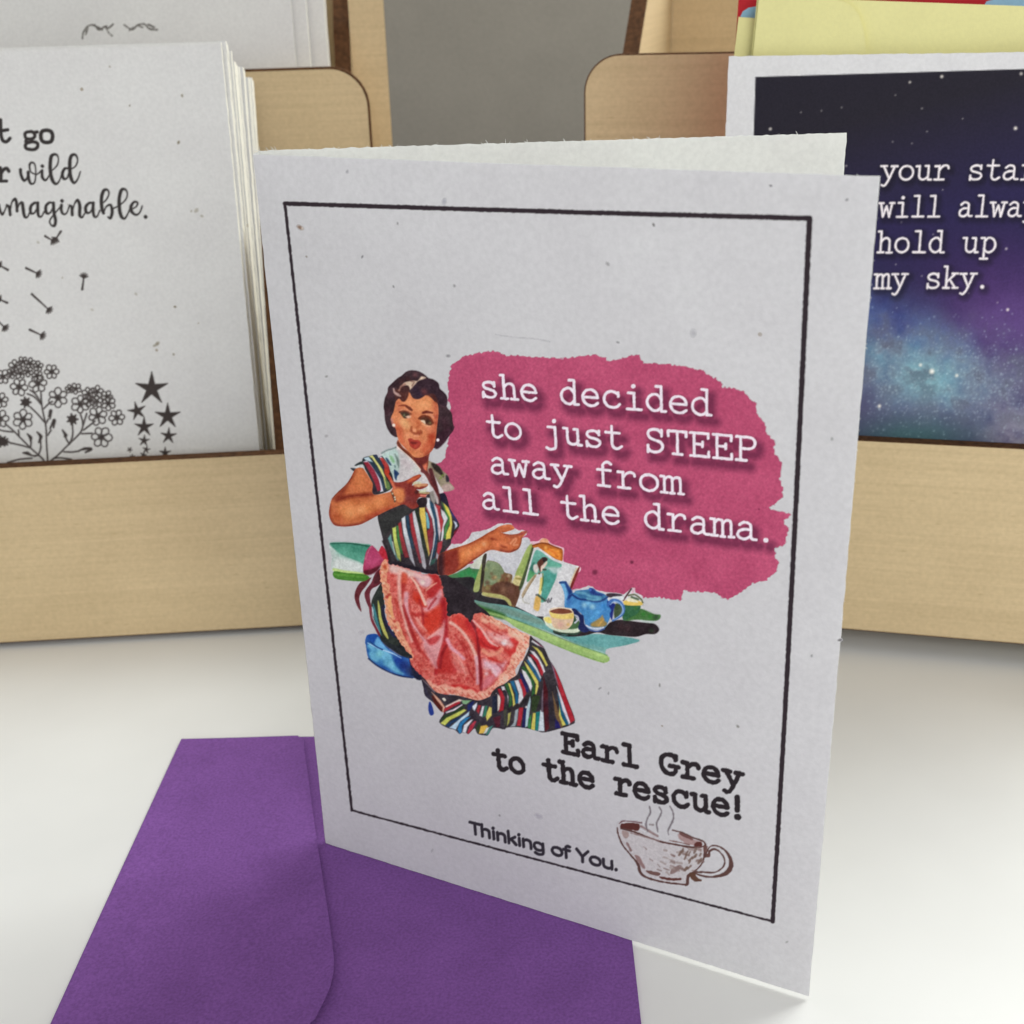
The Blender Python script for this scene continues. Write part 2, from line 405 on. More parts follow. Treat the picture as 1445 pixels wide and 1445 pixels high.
# ------------------------------------------------------------------ lettering: own stroke fonts (baseline 0, x-height 8.4)
TYPE = {
 'a': ['2.2,7 4,8.4 6.2,7.9 6.9,6.3 6.9,1.6 7.7,.3 9.2,.3', '6.9,4.9 4,4.8 2.1,3.7 1.5,2 2.4,.4 4.6,.1 6.9,1.8'],
 'c': ['8,6 8,8', '8,6.8 6.6,8 4.8,8.4 2.6,7.3 1.5,5 1.7,2.5 3.3,.5 5.4,0 7.4,.6 8.5,1.9'],
 'd': ['5.2,12.6 7.4,12.6', '7.4,12.6 7.4,0', '7.4,0 9.3,0', '7.4,6 6,8 4.2,8.4 2,7 1.1,4.2 2,1.4 4.2,0 6.2,.6 7.4,2.4'],
 'e': ['1.6,4.4 8.4,4.4', '8.4,4.4 8,6.4 6.6,8 4.9,8.4 2.8,7.6 1.5,5.2 1.5,3.2 2.6,1 4.6,0 6.6,.2 8.3,1.5'],
 'f': ['8.3,11.6 7.2,12.6 5.8,12.4 4.7,11 4.6,9 4.6,0', '2,8.2 7.8,8.2', '2.2,0 7.4,0'],
 'h': ['.9,12.6 2.6,12.6', '2.6,12.6 2.6,0', '.9,0 4.3,0', '2.6,6 4,7.8 5.8,8.4 7.2,7.4 7.6,5.6 7.6,0', '6,0 9.2,0'],
 'i': ['2.6,8.2 5.2,8.2', '5.2,8.2 5.2,0', '2,0 8.4,0', '5,11.6 5.1,11.7*1.5'],
 'j': ['3.2,8.2 6.4,8.2', '6.4,8.2 6.4,-1.6 5.4,-3.3 3.4,-3.7 1.8,-3', '6.2,11.6 6.3,11.7*1.5'],
 'k': ['.9,12.6 2.6,12.6', '2.6,12.6 2.6,0', '.9,0 4.2,0', '7.4,8 2.8,3.4', '4.4,5 7.8,0', '5.8,8.2 9,8.2', '6.3,0 9.3,0'],
 'l': ['2.4,12.6 5.2,12.6', '5.2,12.6 5.2,0', '1.8,0 8.6,0'],
 'm': ['.1,8.2 1.6,8.2', '1.6,8.2 1.6,0', '.2,0 2.9,0', '1.6,6.4 2.8,8 4.2,8.2 5,7 5.1,0', '4.3,0 6,0', '5.1,6.4 6.3,8 7.7,8.2 8.5,7 8.6,0', '7.7,0 9.9,0'],
 'o': ['5,8.4 7.2,7.6 8.6,5.6 8.6,2.8 7.2,.8 5,0 2.8,.8 1.4,2.8 1.4,5.6 2.8,7.6 5,8.4'],
 'p': ['.7,8.2 2.6,8.2', '2.6,8.2 2.6,-3.8', '.8,-3.8 4.8,-3.8', '2.6,6 4,8 5.8,8.4 8,7 8.9,4.2 8,1.4 5.8,0 3.8,.6 2.6,2.4'],
 'r': ['1.3,8.2 3.6,8.2', '3.6,8.2 3.6,0', '1.3,0 6.6,0', '3.6,5.2 5,7.4 6.8,8.4 8.4,7.9 8.8,6.6'],
 's': ['7.6,6.2 7.6,8.3', '7.6,7 6.4,8.1 4.8,8.4 2.8,7.8 2,6.4 3,5 5,4.4 7.2,3.7 8.1,2.1 7,.5 5,0 3,.4 1.9,1.7', '1.9,0 1.9,2.5'],
 't': ['4.2,11.6 4.2,5 4.2,2 5,.4 6.6,0 8.6,1.3', '1.4,8.2 7.8,8.2'],
 'u': ['.7,8.2 2.4,8.2', '2.4,8.2 2.4,2.4 3.2,.6 4.8,0 6.6,.8 7.6,2.4', '5.8,8.2 7.6,8.2', '7.6,8.2 7.6,0', '7.6,0 9.3,0'],
 'w': ['.2,8.2 3,8.2', '1.4,8.2 3,0', '3,0 5,6.4', '5,6.4 7,0', '7,0 8.6,8.2', '7,8.2 9.8,8.2'],
 'y': ['.4,8.2 3.7,8.2', '1.8,8.2 5.3,.6', '6.3,8.2 9.6,8.2', '8.2,8.2 5.3,.6 4,-2.2 2.6,-3.7 1.2,-3.2'],
 'S': ['8,8.6 8,11.8', '8,9.8 6.6,11.4 4.8,11.7 2.6,11 1.8,9.1 2.8,7.2 5,6.2 7.4,5.3 8.4,3.3 7.6,1.2 5.2,0 3,.4 1.6,2', '1.6,0 1.6,3.4'],
 'T': ['1,9.2 1,11.7', '1,11.7 9,11.7', '9,11.7 9,9.2', '5,11.7 5,0', '3,0 7,0'],
 'E': ['.9,11.7 8.7,11.7', '8.7,11.7 8.7,9.3', '2.5,11.7 2.5,0', '.9,0 8.9,0', '8.9,0 8.9,2.6', '2.5,6.1 6.2,6.1', '6.2,4.9 6.2,7.3'],
 'P': ['.9,11.7 6.4,11.7 8.2,10.8 8.9,9 8.2,7 6.4,6 2.8,6', '2.8,11.7 2.8,0', '.9,0 5.2,0'],
 'G': ['8,8.4 8,11.4', '8,9.6 6.6,11.3 5,11.7 2.8,10.7 1.3,8.2 1.3,3.9 2.6,1.1 5,0 7,.6 8,2.2 8,4.6', '5.3,4.6 9.3,4.6'],
 '.': ['5,.5 5.1,.5*1.7'], '!': ['5,12 5,4.4*1.25', '5,.6 5.1,.6*1.5'], ' ': []}
TYPE_ADV = {'t': 9.2, ' ': 9.6, '!': 6.5, '.': 6.6}
SANS = {
 'T': (8.6, ['.4,11.8 8.2,11.8', '4.3,11.8 4.3,0']), 'h': (8.6, ['1.2,12.4 1.2,0', '1.2,5 2.4,7.4 4.4,8.2 6.4,7.4 6.9,5.2 6.9,0']),
 'i': (3.6, ['1.6,8 1.6,0', '1.6,11.4 1.6,11.5*1.15']), 'n': (8.6, ['1.2,8.2 1.2,0', '1.2,5 2.4,7.4 4.4,8.2 6.4,7.4 6.9,5.2 6.9,0']),
 'k': (7.8, ['1.2,12.4 1.2,0', '6.2,8 1.4,3.4', '2.9,4.9 6.8,0']),
 'g': (9.2, ['4.4,8.2 2,7.4 .9,4.2 2,1 4.4,.2 6.8,1.4 7.4,4.2 6.8,7 4.4,8.2', '7.5,8.2 7.5,-1.2 6,-3.4 3.6,-3.9 1.4,-2.9']),
 'o': (9.4, ['4.7,8.3 2.1,7.2 1,4.1 2.1,1 4.7,0 7.3,1 8.4,4.1 7.3,7.2 4.7,8.3']),
 'f': (5.4, ['5,11.9 3.5,12.2 2.3,11.2 2,9.2 2,0', '.2,8 4.8,8']), 'Y': (9.2, ['.5,11.8 4.6,5.6', '8.7,11.8 4.6,5.6', '4.6,5.6 4.6,0']),
 'u': (8.8, ['1.2,8.2 1.2,3 2,.8 4,0 6,.6 7.2,2.8', '7.2,8.2 7.2,0']), '.': (3.2, ['1.4,.5 1.4,.6*1.15']), ' ': (4.2, [])}

def text_strokes(pl, s, A, B, xh_px, font='type', wpx=3.6, asc=1.0, rise=None):
    """strokes in photo pixels for a line of text that runs on the sheet from A to B (baseline)"""
    ab = pl.pix([A, B, (A[0], A[1] - xh_px)]); d = ab[1] - ab[0]; L = np.linalg.norm(d); d /= L
    up = np.array([-d[1], d[0]]); ys = np.linalg.norm(ab[2] - ab[0]) / 8.4
    adv = [(SANS[c][0] if font == 'sans' else TYPE_ADV.get(c, 10.0)) for c in s]
    k = L / sum(adv); x = 0; out = []
    for c, w_ in zip(s, adv):
        for st in (SANS[c][1] if font == 'sans' else TYPE[c]):
            pts = []; wm = 1.0
            jx, jy = random.gauss(0, .06), random.gauss(0, .06)
            for tok in st.split():
                if '*' in tok: tok, wmm = tok.split('*'); wm = float(wmm)
                a, b = (float(q) for q in tok.split(','))
                if b > 8.4: b = 8.4 + (b - 8.4) * asc
                a = a + (w_ - 10) * 0.5 if font != 'sans' else a
                pts.append(ab[0] + d * (x + a + jx) * k + up * (b + jy) * ys)
            wv = [wpx * wm] * len(pts)
            q = pl.topix(np.array(pts))
            if len(q) > 2: q, wv = smooth_open(q, wv, 3)
            out.append((q, wv))
        x += w_
    return out

def lettering(name, pl, h, parent, strokes, col, step=0.8, under=None, rough=0.25, soft=1.1, grow=0.0, **kw):
    al = np.vstack([q for q, _ in strokes])
    c = Canvas(al[:, 0].min() - 6, al[:, 1].min() - 6, al[:, 0].max() + 6, al[:, 1].max() + 6, step)
    if under is not None:                     # start from the print that lies beneath, so the edges blend into it
        xi = np.clip(((c.X - under.x[0]) / under.step + .5).astype(int), 0, len(under.x) - 1)
        yi = np.clip(((c.Y - under.y[0]) / under.step + .5).astype(int), 0, len(under.y) - 1)
        c.rgb = under.rgb[yi, xi].copy()
    acc = np.full(c.X.shape, 99.0)
    for q, wv in strokes: c.dist(q, wv, 4, acc)
    c.field(acc - grow + c.wob * rough * 2, col, soft)
    return c.mesh(name, pl, h, parent, **kw)

# ------------------------------------------------------------------ setting: table and wall
Z0 = -0.001
def box_obj(name, x0, y0, z0, x1, y1, z1, mats):
    v = [(x, y, z) for z in (z0, z1) for y in (y0, y1) for x in (x0, x1)]
    f = [(0, 2, 3, 1), (4, 5, 7, 6), (0, 1, 5, 4), (1, 3, 7, 5), (3, 2, 6, 7), (2, 0, 4, 6)]
    return mesh_obj(name, v, f, mats)
tb = box_obj('table_top', -0.9, -0.25, Z0 - 0.03, 1.1, 1.15, Z0, [MAT['table']]); tb['kind'] = 'structure'
wl = box_obj('wall', -1.8, 1.35, -0.8, 2.0, 1.43, 1.4, [MAT['wall']]); wl['kind'] = 'structure'

# ------------------------------------------------------------------ wooden racks
class Rack:
    def __init__(s, o, u, name, label):
        s.o = np.array([o[0], o[1], Z0]); s.u = np.array([*u, 0.0]); s.d = np.array([-u[1], u[0], 0.0]); s.z = np.array([0, 0, 1.0])
        s.t = thing(name, label, 'card rack', tuple(s.o), 'wooden greeting card racks')
    def front(s, d): return Plane(s.o + s.d * d - s.o[2] * s.z, s.u, s.z)           # a sheet facing the front
    def side(s, u): return Plane(s.o + s.u * u - s.o[2] * s.z, -s.d, s.z)     # a sheet facing +u ... axis runs towards the front
def arc(cx, cy, r, a0, a1, n=10):
    return [(cx + r * math.cos(math.radians(a0 + (a1 - a0) * i / n)), cy + r * math.sin(math.radians(a0 + (a1 - a0) * i / n))) for i in range(n + 1)]
WD = (MAT['wood'], MAT['burnt'])

def build_rack(o, u, label, u0, u1, hf, dd, hd, rad, dback, uside, uback, hback, prof, zb=0.0):
    k = Rack(o, u, 'card_rack', label); Z0 = zb
    rim_slab('front_panel', k.front(0), rect(u0, Z0 + 0.0010, u1, hf), 0.0045, WD, k.t, 0.0003)
    dv = [(u0, Z0 + .0005), (u1, Z0 + .0005)] + arc(u1 - rad, hd - rad, rad, 0, 90) + arc(u0 + rad, hd - rad, rad, 90, 180)
    rim_slab('divider', k.front(dd), dv, 0.003, WD, k.t, 0.0009 if u0 > -.1 else 0.0005)
    slab('back_panel', k.front(dback), rect(uback[0], Z0 + .0005, uback[1], hback), 0.003, WD, k.t)
    slab('floor_panel', Plane(k.o + k.z * (0.009 + zb), k.u, k.d), rect(u0 + .006, 0.0095, u1 - .006, dd - .0005), 0.003, WD, k.t)
    for us in uside:                             # side boards, their sloping burnt front edge towards the viewer
        slab('side_panel', k.side(us), [(-a, b) for a, b in prof], 0.0066, WD, k.t)
    return k

LB = dict(hf=0.0668, dd=0.110, hd=0.1838)
LR = build_rack((-0.18272231, 0.38457589), (0.99826778, 0.058834), 'pale plywood card rack on the left holding stacks of white cards',
                -0.052, 0.1388, 0.0668, 0.110, 0.1838, 0.0150, 0.200, (-0.045, 0.1244), (-0.052, 0.1300), 0.243,
                [(0.1135, Z0 + .0005), (0.1995, Z0 + .0005), (0.1995, 0.243), (0.190, 0.240), (0.150, 0.196), (0.136, 0.165), (0.1135, 0.15)][::-1])
RS, RZ = 0.971, 0.006                            # the right rack stands 6 mm off the table on rubber feet
RR = build_rack((0.1135813 * RS, 0.37653674 * RS), (0.96940652, -0.2454608), 'pale plywood card rack on the right with galaxy card and yellow envelopes',
                -0.1020, 0.1214, 0.0746, 0.0777, 0.1870, 0.0131, 0.243, (-0.0971, 0.1117), (-0.0913, 0.1112), 0.238,
                [(0.0812, RZ), (0.2425, RZ), (0.2425, 0.236), (0.190, 0.229), (0.1583, 0.2039), (0.1359, 0.1847), (0.1068, 0.161), (0.0812, 0.156)][::-1], RZ)
for u_, d_ in ((-.085, .02), (.105, .02), (-.085, .22), (.105, .22)):
    slab('rubber_foot', Plane(RR.o + RR.z * (RZ - .0003 - Z0), RR.u, RR.d), [(u_ + .006 * math.cos(a * math.pi / 8), d_ + .006 * math.sin(a * math.pi / 8)) for a in range(16)], RZ - Z0 - .0004, (MAT['burnt'],), RR.t)

slab('wing_panel', LR.front(0.150), rect(0.1312, Z0 + .0005, 0.1456, 0.243), 0.003, WD, LR.t)
slab('gap_shade_strip', LR.front(0.0046), rect(-0.050, Z0, 0.137, 0.0105), 0.004, (MAT['burnt'],), LR.t)  # added dark strip that keeps the gap under the front panel dark
slab('gap_shade_strip', RR.front(0.022), rect(-0.100, Z0, 0.120, RZ + .008), 0.004, (MAT['burnt'],), RR.t)  # added strip under the raised rack, blocks light coming from behind
# lower side boards joining front panel and divider, shaped with a notch to let light in
for k, us, dd, zt_, zb_ in ((LR, (-0.0400, 0.1030), 0.110, .146, Z0 + .0005), (RR, (-0.0960, 0.1117), 0.0777, .146, RZ)):
    for u_ in us:
        slab('side_panel', k.side(u_), [(-0.0050, zb_), (-0.0050, 0.0662), (-0.0105, 0.086), (-0.0195, 0.118), (-0.0270, 0.138), (-0.031, 0.1425), (-0.036, 0.132), (-0.039, 0.080), (-0.046, 0.050), (-dd + .0005, 0.045), (-dd + .0005, zb_)], 0.0055, WD, k.t)

# ------------------------------------------------------------------ left rack: the stack of wild-flower cards
def leaf_card(name, label, cat, group, k, d_bot, d_top, z_bot, z_top, a0, a1, thick, mat, slant=0.0, gap=0.0003, top_in=0.0):
    """a folded card standing in the rack: two leaves a hair apart"""
    p0 = k.o + k.u * 0 + k.d * d_bot; p0[2] = z_bot
    p1 = k.o + k.d * d_top; p1[2] = z_top
    e2 = p1 - p0; H = np.linalg.norm(e2)
    pl = Plane(p0, k.u, e2)
    t = thing(name, label, cat, tuple(p0 + k.u * (a0 + a1) / 2), group)
    lt = (thick - gap) / 2
    out = [(a0, 0), (a1, 0), (a1 + slant - top_in, H), (a0 + slant, H)]
    mats = (mat, MAT['cream'] if mat == MAT['stock'] else mat)
    f = slab('front_leaf', pl, out, lt, mats, t, (0.003, 0.00005))
    slab('back_leaf', pl, [(a + random.gauss(0, .0003), b + (random.gauss(0, .0004) if b else 0)) for a, b in out], lt, mats, t, (0.003, 0.00005), h0=-(lt + gap))
    return t, f, pl

GS = 'cards stacked in the front of the left rack'
stack = [  # d_bot, d_top, z_top, right edge offset, thickness
    (.0052, .0300, .1955, .0000, .0034), (.0088, .0345, .1962, .0004, .0040), (.0130, .0405, .1925, .0001, .0046),
    (.0178, .0475, .1895, .0006, .0062), (.0242, .0565, .1880, .0001, .0062), (.0306, .0660, .1868, .0005, .0062),
    (.0370, .0760, .1828, .0002, .0060), (.0432, .0860, .1822, .0004, .0060)]
labels = ['white card printed with wild flowers and stars, front of the left stack',
          'blank-edged white card directly behind the wild flower card', 'third card of the left stack, its top just below the first two',
          'fourth card of the left stack, fanned back a little', 'fifth card of the left stack, mid depth with thick cream edge',
          'sixth card of the left stack, third from the divider', 'lower card second from the back of the left stack',
          'rearmost lower card of the left stack, nearest the plywood divider']
a1 = 0.0968
for i, (db, dt, zt, off, th) in enumerate(stack):
    zb = 0.0135
    r = leaf_card('greeting_card', labels[i], 'greeting card', GS, LR, db, dt, zb, zt, a1 + off - 0.127, a1 + off, th, MAT['stock'],
                  slant=-0.0005 if i == 0 else random.gauss(0, .0004))
    if i == 0: wild_t, wild_f, wild_pl = r

# print on the wild-flower card
BK = (44, 40, 41)
def sc_stroke(k, txt, wd): return (P(k, txt), wd)
strokes = []
def add(k, txt, wd, k2=4):
    p = P(k, txt)
    if np.isscalar(wd): wd = [wd] * len(p)
    elif len(wd) != len(p): wd = list(np.interp(np.linspace(0, 1, len(p)), np.linspace(0, 1, len(wd)), wd))
    strokes.append(smooth_open(p, wd, k2) if len(p) > 2 else (p, wd))
add('O', '5,60 8,150 12,215 30,255 62,262 92,232', 4.2); add('O', '-20,158 20,160 72,152', 4.0)
add('O', '285,168 240,178 232,205 245,232 285,238 318,222 322,195 300,172 285,168', 3.8); add('O', '310,178 345,172', 4.0)
add('O', '250,235 240,262 262,268 305,262 345,275 350,305 325,332 285,335 245,325 235,298 250,275 290,265', 4.0)
add('O', '432,155 390,168 378,210 390,255 432,270 475,258 488,212 472,168 432,155', 4.6)
add('O', '2,505 8,560 8,628', 4.2); add('O', '-40,628 62,628', 3.6); add('O', '8,560 30,525 60,510 82,535', 4.2)
# wild
add('O', '190,520 195,570 222,622 250,600 262,545', [3.6, 3.6, 3.4, 2.2, 1.6]); add('O', '262,545 265,600 285,650 320,640 332,560 325,480 300,455 275,475 285,540 340,565 385,530', [3.8, 3.8, 2.6, 1.6, 1.2, 1.3, 2.2, 2.2, 1.3, 1.3, 1.6])
add('O', '390,530 392,590 420,620 450,585 475,520', [3.4, 3.4, 2.4, 1.3, 1.2]); add('O', '392,488 394,490', 4.0)
add('O', '470,540 530,480 540,410 515,380 478,395 466,460 470,560 492,630 522,655 555,615 575,550', [1.2, 1.4, 1.4, 2.6, 4.2, 4.4, 4.4, 4.2, 2.6, 1.3, 1.3])
add('O', '640,510 600,512 578,560 590,605 620,600 640,550', [1.6, 3.0, 3.6, 3.4, 1.8, 1.4]); add('O', '648,520 700,490 720,430 700,385 665,390 648,440 648,540 662,610 690,645 725,600 745,540', [1.2, 1.4, 1.4, 2.6, 4.0, 4.4, 4.4, 4.2, 2.6, 1.4, 1.3])
# imaginable.
add('O', '-10,850 0,900 22,938 45,900 60,862', [3.0, 3.2, 2.4, 1.3, 1.4])
add('O', '62,850 85,870 95,940', [2.4, 3.6, 3.4]); add('O', '95,920 108,830 140,795 155,840 158,905', [1.2, 1.4, 3.6, 3.6, 3.4]); add('O', '158,890 180,840 205,830 215,890 228,955 255,960 275,915', [1.2, 1.6, 3.8, 4.0, 3.6, 1.6, 1.3])
add('O', '355,830 320,830 285,865 285,920 315,925 345,880', [1.8, 2.8, 3.6, 3.6, 1.8, 1.4]); add('O', '350,830 350,890 358,950 385,955 410,910', [3.8, 3.8, 3.0, 1.6, 1.3])
add('O', '490,830 455,828 425,865 430,920 460,925 490,880', [1.8, 2.8, 3.6, 3.6, 1.8, 1.4]); add('O', '495,830 500,920 515,990 505,1040 475,1035 460,1000 485,955 540,890 570,850', [3.8, 3.8, 3.8, 3.4, 1.6, 1.3, 1.3, 1.3, 1.5])
add('O', '570,850 568,900 590,935 620,920 640,865', [3.4, 3.4, 2.2, 1.3, 1.3]); add('O', '573,810 576,812', 4.2)
add('O', '645,855 665,870 670,940', [2.4, 3.4, 3.4]); add('O', '672,910 690,840 720,805 740,860 738,940 760,965 790,920', [1.2, 1.4, 3.4, 4.0, 3.8, 1.8, 1.3])
add('O', '865,830 830,830 795,865 800,915 830,920 860,880', [1.8, 2.8, 3.6, 3.6, 1.8, 1.4]); add('O', '865,830 862,900 875,955 900,955 925,900', [3.8, 3.8, 3.0, 1.6, 1.3])
add('O', '930,850 985,800 1010,745 995,708 960,718 940,790 945,880 960,925', [1.2, 1.4, 1.4, 2.2, 4.0, 4.2, 4.2, 3.4]); add('O', '960,920 985,865 1025,850 1040,910 1025,970 1000,960', [1.3, 1.6, 3.0, 3.8, 3.4, 1.4]); add('O', '1030,890 1070,872 1100,860', [1.3, 1.3, 1.3])
add('O', '1100,860 1165,800 1180,740 1160,705 1125,712 1105,790 1108,890 1125,955 1155,975 1185,930 1205,880', [1.2, 1.4, 1.4, 2.2, 4.0, 4.2, 4.2, 4.0, 2.4, 1.3, 1.3])
add('O', '1215,890 1262,865 1275,830 1245,820 1215,860 1220,910 1258,940 1295,920 1318,860', [1.2, 1.4, 2.0, 2.4, 3.8, 3.8, 2.4, 1.4, 1.3]); add('O', '1348,958 1350,960', 4.6)
lettering('lettering', wild_pl, 0.00002, wild_f, strokes, BK, step=0.9, rough=0.12, soft=1.4, grow=.45, aref=np.array([.8, .8, .78]))

strokes = []
FL = [(120,150,52),(180,112,40),(238,128,46),(298,150,42),(92,205,42),(160,205,44),(222,190,42),(292,222,44),(150,312,70),(298,285,70),(22,232,58),(405,192,58),
      (455,395,78),(180,566,78),(796,705,82),(916,552,64),(545,328,34),(596,325,44),(630,446,72),(695,365,52),(762,348,48),(700,420,48),(760,425,50),(838,385,46),(850,440,56),(766,538,74),(5,418,60),(0,562,72)]
for cx, cy, r in FL:
    x0, y0 = P('P', f'{cx},{cy}')[0]; r /= 5.558; n = 6 if r > 9 else 5; a0 = random.random() * 6
    for j in range(n):
        a = a0 + j * 2 * math.pi / n; px, py = x0 + math.cos(a) * r * .62, y0 + math.sin(a) * r * .62; q = r * random.uniform(.30, .37)
        pts = [(px + math.cos(t) * q * 1.15 * math.cos(a) - math.sin(t) * q * math.sin(a), py + math.cos(t) * q * 1.15 * math.sin(a) + math.sin(t) * q * math.cos(a)) for t in np.linspace(0, 2 * math.pi, 10)]
        strokes.append((np.array(pts), [1.25] * len(pts)))
        strokes.append((np.array([(x0, y0), (x0 + math.cos(a + .3) * r * .34, y0 + math.sin(a + .3) * r * .34)]), [1.8, 1.0]))
    strokes.append((np.array([(x0, y0), (x0 + .1, y0)]), [r * .42] * 2))
for cx, cy, r in [(202, 432, 40), (568, 565, 42), (12, 738, 44), (40, 742, 30)]:
    x0, y0 = P('P', f'{cx},{cy}')[0]; r /= 5.558
    strokes.append((np.array([(x0, y0), (x0 + .1, y0)]), [r * 1.5] * 2))
    for j in range(7):
        a = j * .9; strokes.append((np.array([(x0 + math.cos(a) * r * .7, y0 + math.sin(a) * r * .7), (x0 + math.cos(a) * r, y0 + math.sin(a) * r)]), [2.6, 2.0]))
for tx in ('345,900 330,870 240,790 150,700 100,650 40,600', '100,665 20,655 -20,640', '150,700 145,650', '240,790 150,765 75,750', '300,850 250,850', '300,850 320,790 318,730', '240,790 245,740',
           '375,895 365,750 360,620 330,470 320,350', '345,480 385,440 410,425', '325,450 270,390 215,365', '325,440 280,370 235,335', '360,600 300,530 240,470', '375,690 400,650', '365,590 378,565',
           '385,900 450,850 540,760 630,670 650,600 630,520', '655,650 720,600 745,580', '650,620 680,520', '640,678 720,675', '545,760 570,690 568,600', '545,760 520,720 508,690', '500,820 560,822 620,815', '560,880 480,868 420,870', '250,870 150,880 60,905'):
    add('P', tx, 1.7)
for tx in ('382,545 398,500 392,560', '392,640 425,575 420,630', '215,680 240,710 240,740', '290,665 320,700 305,745', '490,650 515,690 505,700', '180,828 215,832 250,850', '620,810 670,795 715,800 670,825', '300,848 270,856'):
    add('P', tx, [1.5, 4.6, 1.8])
for cx, cy, r, a0 in [(1190, 325, 140, 0), (1075, 500, 78, -.25), (1315, 540, 108, 0), (1130, 625, 82, 0), (1322, 695, 68, .05), (1130, 732, 46, .1), (1148, 802, 30, .2), (1295, 828, 48, 0), (1125, 845, 26, .3), (1038, 860, 22, 0), (1018, 803, 20, .5)]:
    x0, y0 = P('P', f'{cx},{cy}')[0]; r /= 5.558
    for j in range(5):
        a = a0 - math.pi / 2 + j * 2 * math.pi / 5
        strokes.append((np.array([(x0, y0), (x0 + math.cos(a) * r * .94, y0 + math.sin(a) * r * .94)]), [r * .50, max(.5, r * .03)]))
for cx, cy, a, L in [(190, 875, -2.6, 30), (135, 995, -2.7, 44), (305, 1010, 1.7, 44), (175, 1125, -2.4, 80), (150, 1220, -2.7, 46), (15, 1190, -2.4, 46), (2, 968, .5, 30), (2, 1092, .4, 26), (205, 868, -1.0, 30)]:
    x0, y0 = P('T', f'{cx},{cy}')[0]; L /= 2.58
    x1, y1 = x0 + math.cos(a) * L, y0 + math.sin(a) * L
    strokes.append((np.array([(x1, y1), (x0, y0)]), [2.8, 1.2]))
    for j in range(6):
        b = a + math.pi + (j - 2.5) * .5
        strokes.append((np.array([(x0, y0), (x0 + math.cos(b) * 6.5, y0 + math.sin(b) * 6.5)]), [3.2, .8]))
lettering('flower_drawing', wild_pl, 0.00002, wild_f, strokes, (52, 46, 46), step=0.9, rough=0.10, soft=1.5, grow=.35, aref=np.array([.8, .8, .78]))
# seed flecks pressed into the paper
c = Canvas(0, 70, 350, 640, 0.9, (190, 188, 186))
for x, y, r, o in [(155, 94, 3, .5), (183, 149, 2.4, .9), (257, 135, 4, .7), (252, 201, 4.2, .95), (277, 297, 6, .5), (285, 305, 4, .5), (270, 298, 3, .6), (247, 433, 3.4, 1), (222, 485, 5.5, .8), (130, 437, 4, .4), (192, 415, 4, .4), (218, 488, 4, .6), (245, 500, 3, .9), (54, 342, 4, .4), (280, 456, 2.5, .5), (88, 392, 3, .4)]:
    c.blob(x, y, r, (105, 96, 80), r * .7, random.random() * 3, o, hard=.2)
c.mesh('paper_flecks', wild_pl, 0.00002, wild_f, ref=(190, 188, 186), aref=np.array([.8, .8, .78]), thr=.15)['kind'] = 'stuff'

# cards on the raised tier behind the divider
GU = 'cards on the raised rear tier of the left rack'
for i, (d, ar, th, lab) in enumerate([(.1195, .1104, .0018, 'large white card with faint pencilled squiggles, front of the upper tier'),
                                      (.1235, .1157, .0036, 'second card on the upper tier, its cream edge showing'),
                                      (.1300, .1222, .0060, 'thick rear card on the upper tier beside the dark rack edge')]):
    r = leaf_card('greeting_card', lab, 'greeting card', GU, LR, d, d + .003, 0.060, 0.238 + i * .001, ar - .127, ar, th, MAT['stock'], slant=.0006)
    if i == 0: up_f, up_pl = r[1], r[2]
slab('tier_floor', Plane(LR.o + LR.z * 0.060, LR.u, LR.d), rect(-.03, .1135, .125, .1990), 0.003, WD, LR.t)
strokes = []
for tx, wd in (('300,140 303,120 320,95 345,92 360,110 385,95 392,105 412,88', 2.2), ('385,98 395,118 408,130', 1.8), ('320,100 312,125', 2.0), ('340,92 372,108', 2.6),
               ('452,90 480,108 500,92 525,88 545,105 572,108', 2.2), ('470,112 485,100', 1.8), ('540,90 562,100', 2.4), ('500,92 520,100', 2.0)):
    add('T', tx, wd)
lettering('squiggle_drawing', up_pl, 0.00002, up_f, strokes, (70, 66, 64), step=0.9, rough=.4, soft=1.8, aref=np.array([.8, .8, .78]))

REFG = (196, 197, 201)
# ------------------------------------------------------------------ right rack: galaxy card, envelopes, red card
gp = RR.front(0.0055)
q = gp.pix([(1028.5, 79.5), (1445, 73.5)])
TLc, dirc = q[0], (q[1] - q[0]) / np.linalg.norm(q[1] - q[0])
gal_pl = Plane(gp.pos(TLc)[0], dirc[0] * gp.e1 + dirc[1] * gp.e2, -dirc[1] * gp.e1 + dirc[0] * gp.e2)   # origin at the card's top left corner
base = gp.pos((0.02, 0))[0]; base[2] = 0.0155
gal_t = thing('greeting_card', 'galaxy greeting card with typed verse, front of the right rack', 'greeting card', tuple(base), 'cards in the right rack')
WH = paper('smooth_white_card', (0.84, 0.84, 0.85), trans=.05, fleckamt=0.3)
gal_f = slab('front_leaf', gal_pl, rect(0, -0.1695, 0.123, 0), 0.0005, (WH, WH), gal_t, (0.0015, .00005))
slab('back_leaf', gal_pl, rect(0.0002, -0.1695, 0.1232, -0.0004), 0.0005, (WH, WH), gal_t, (0.0015, .00005), h0=-.0009)
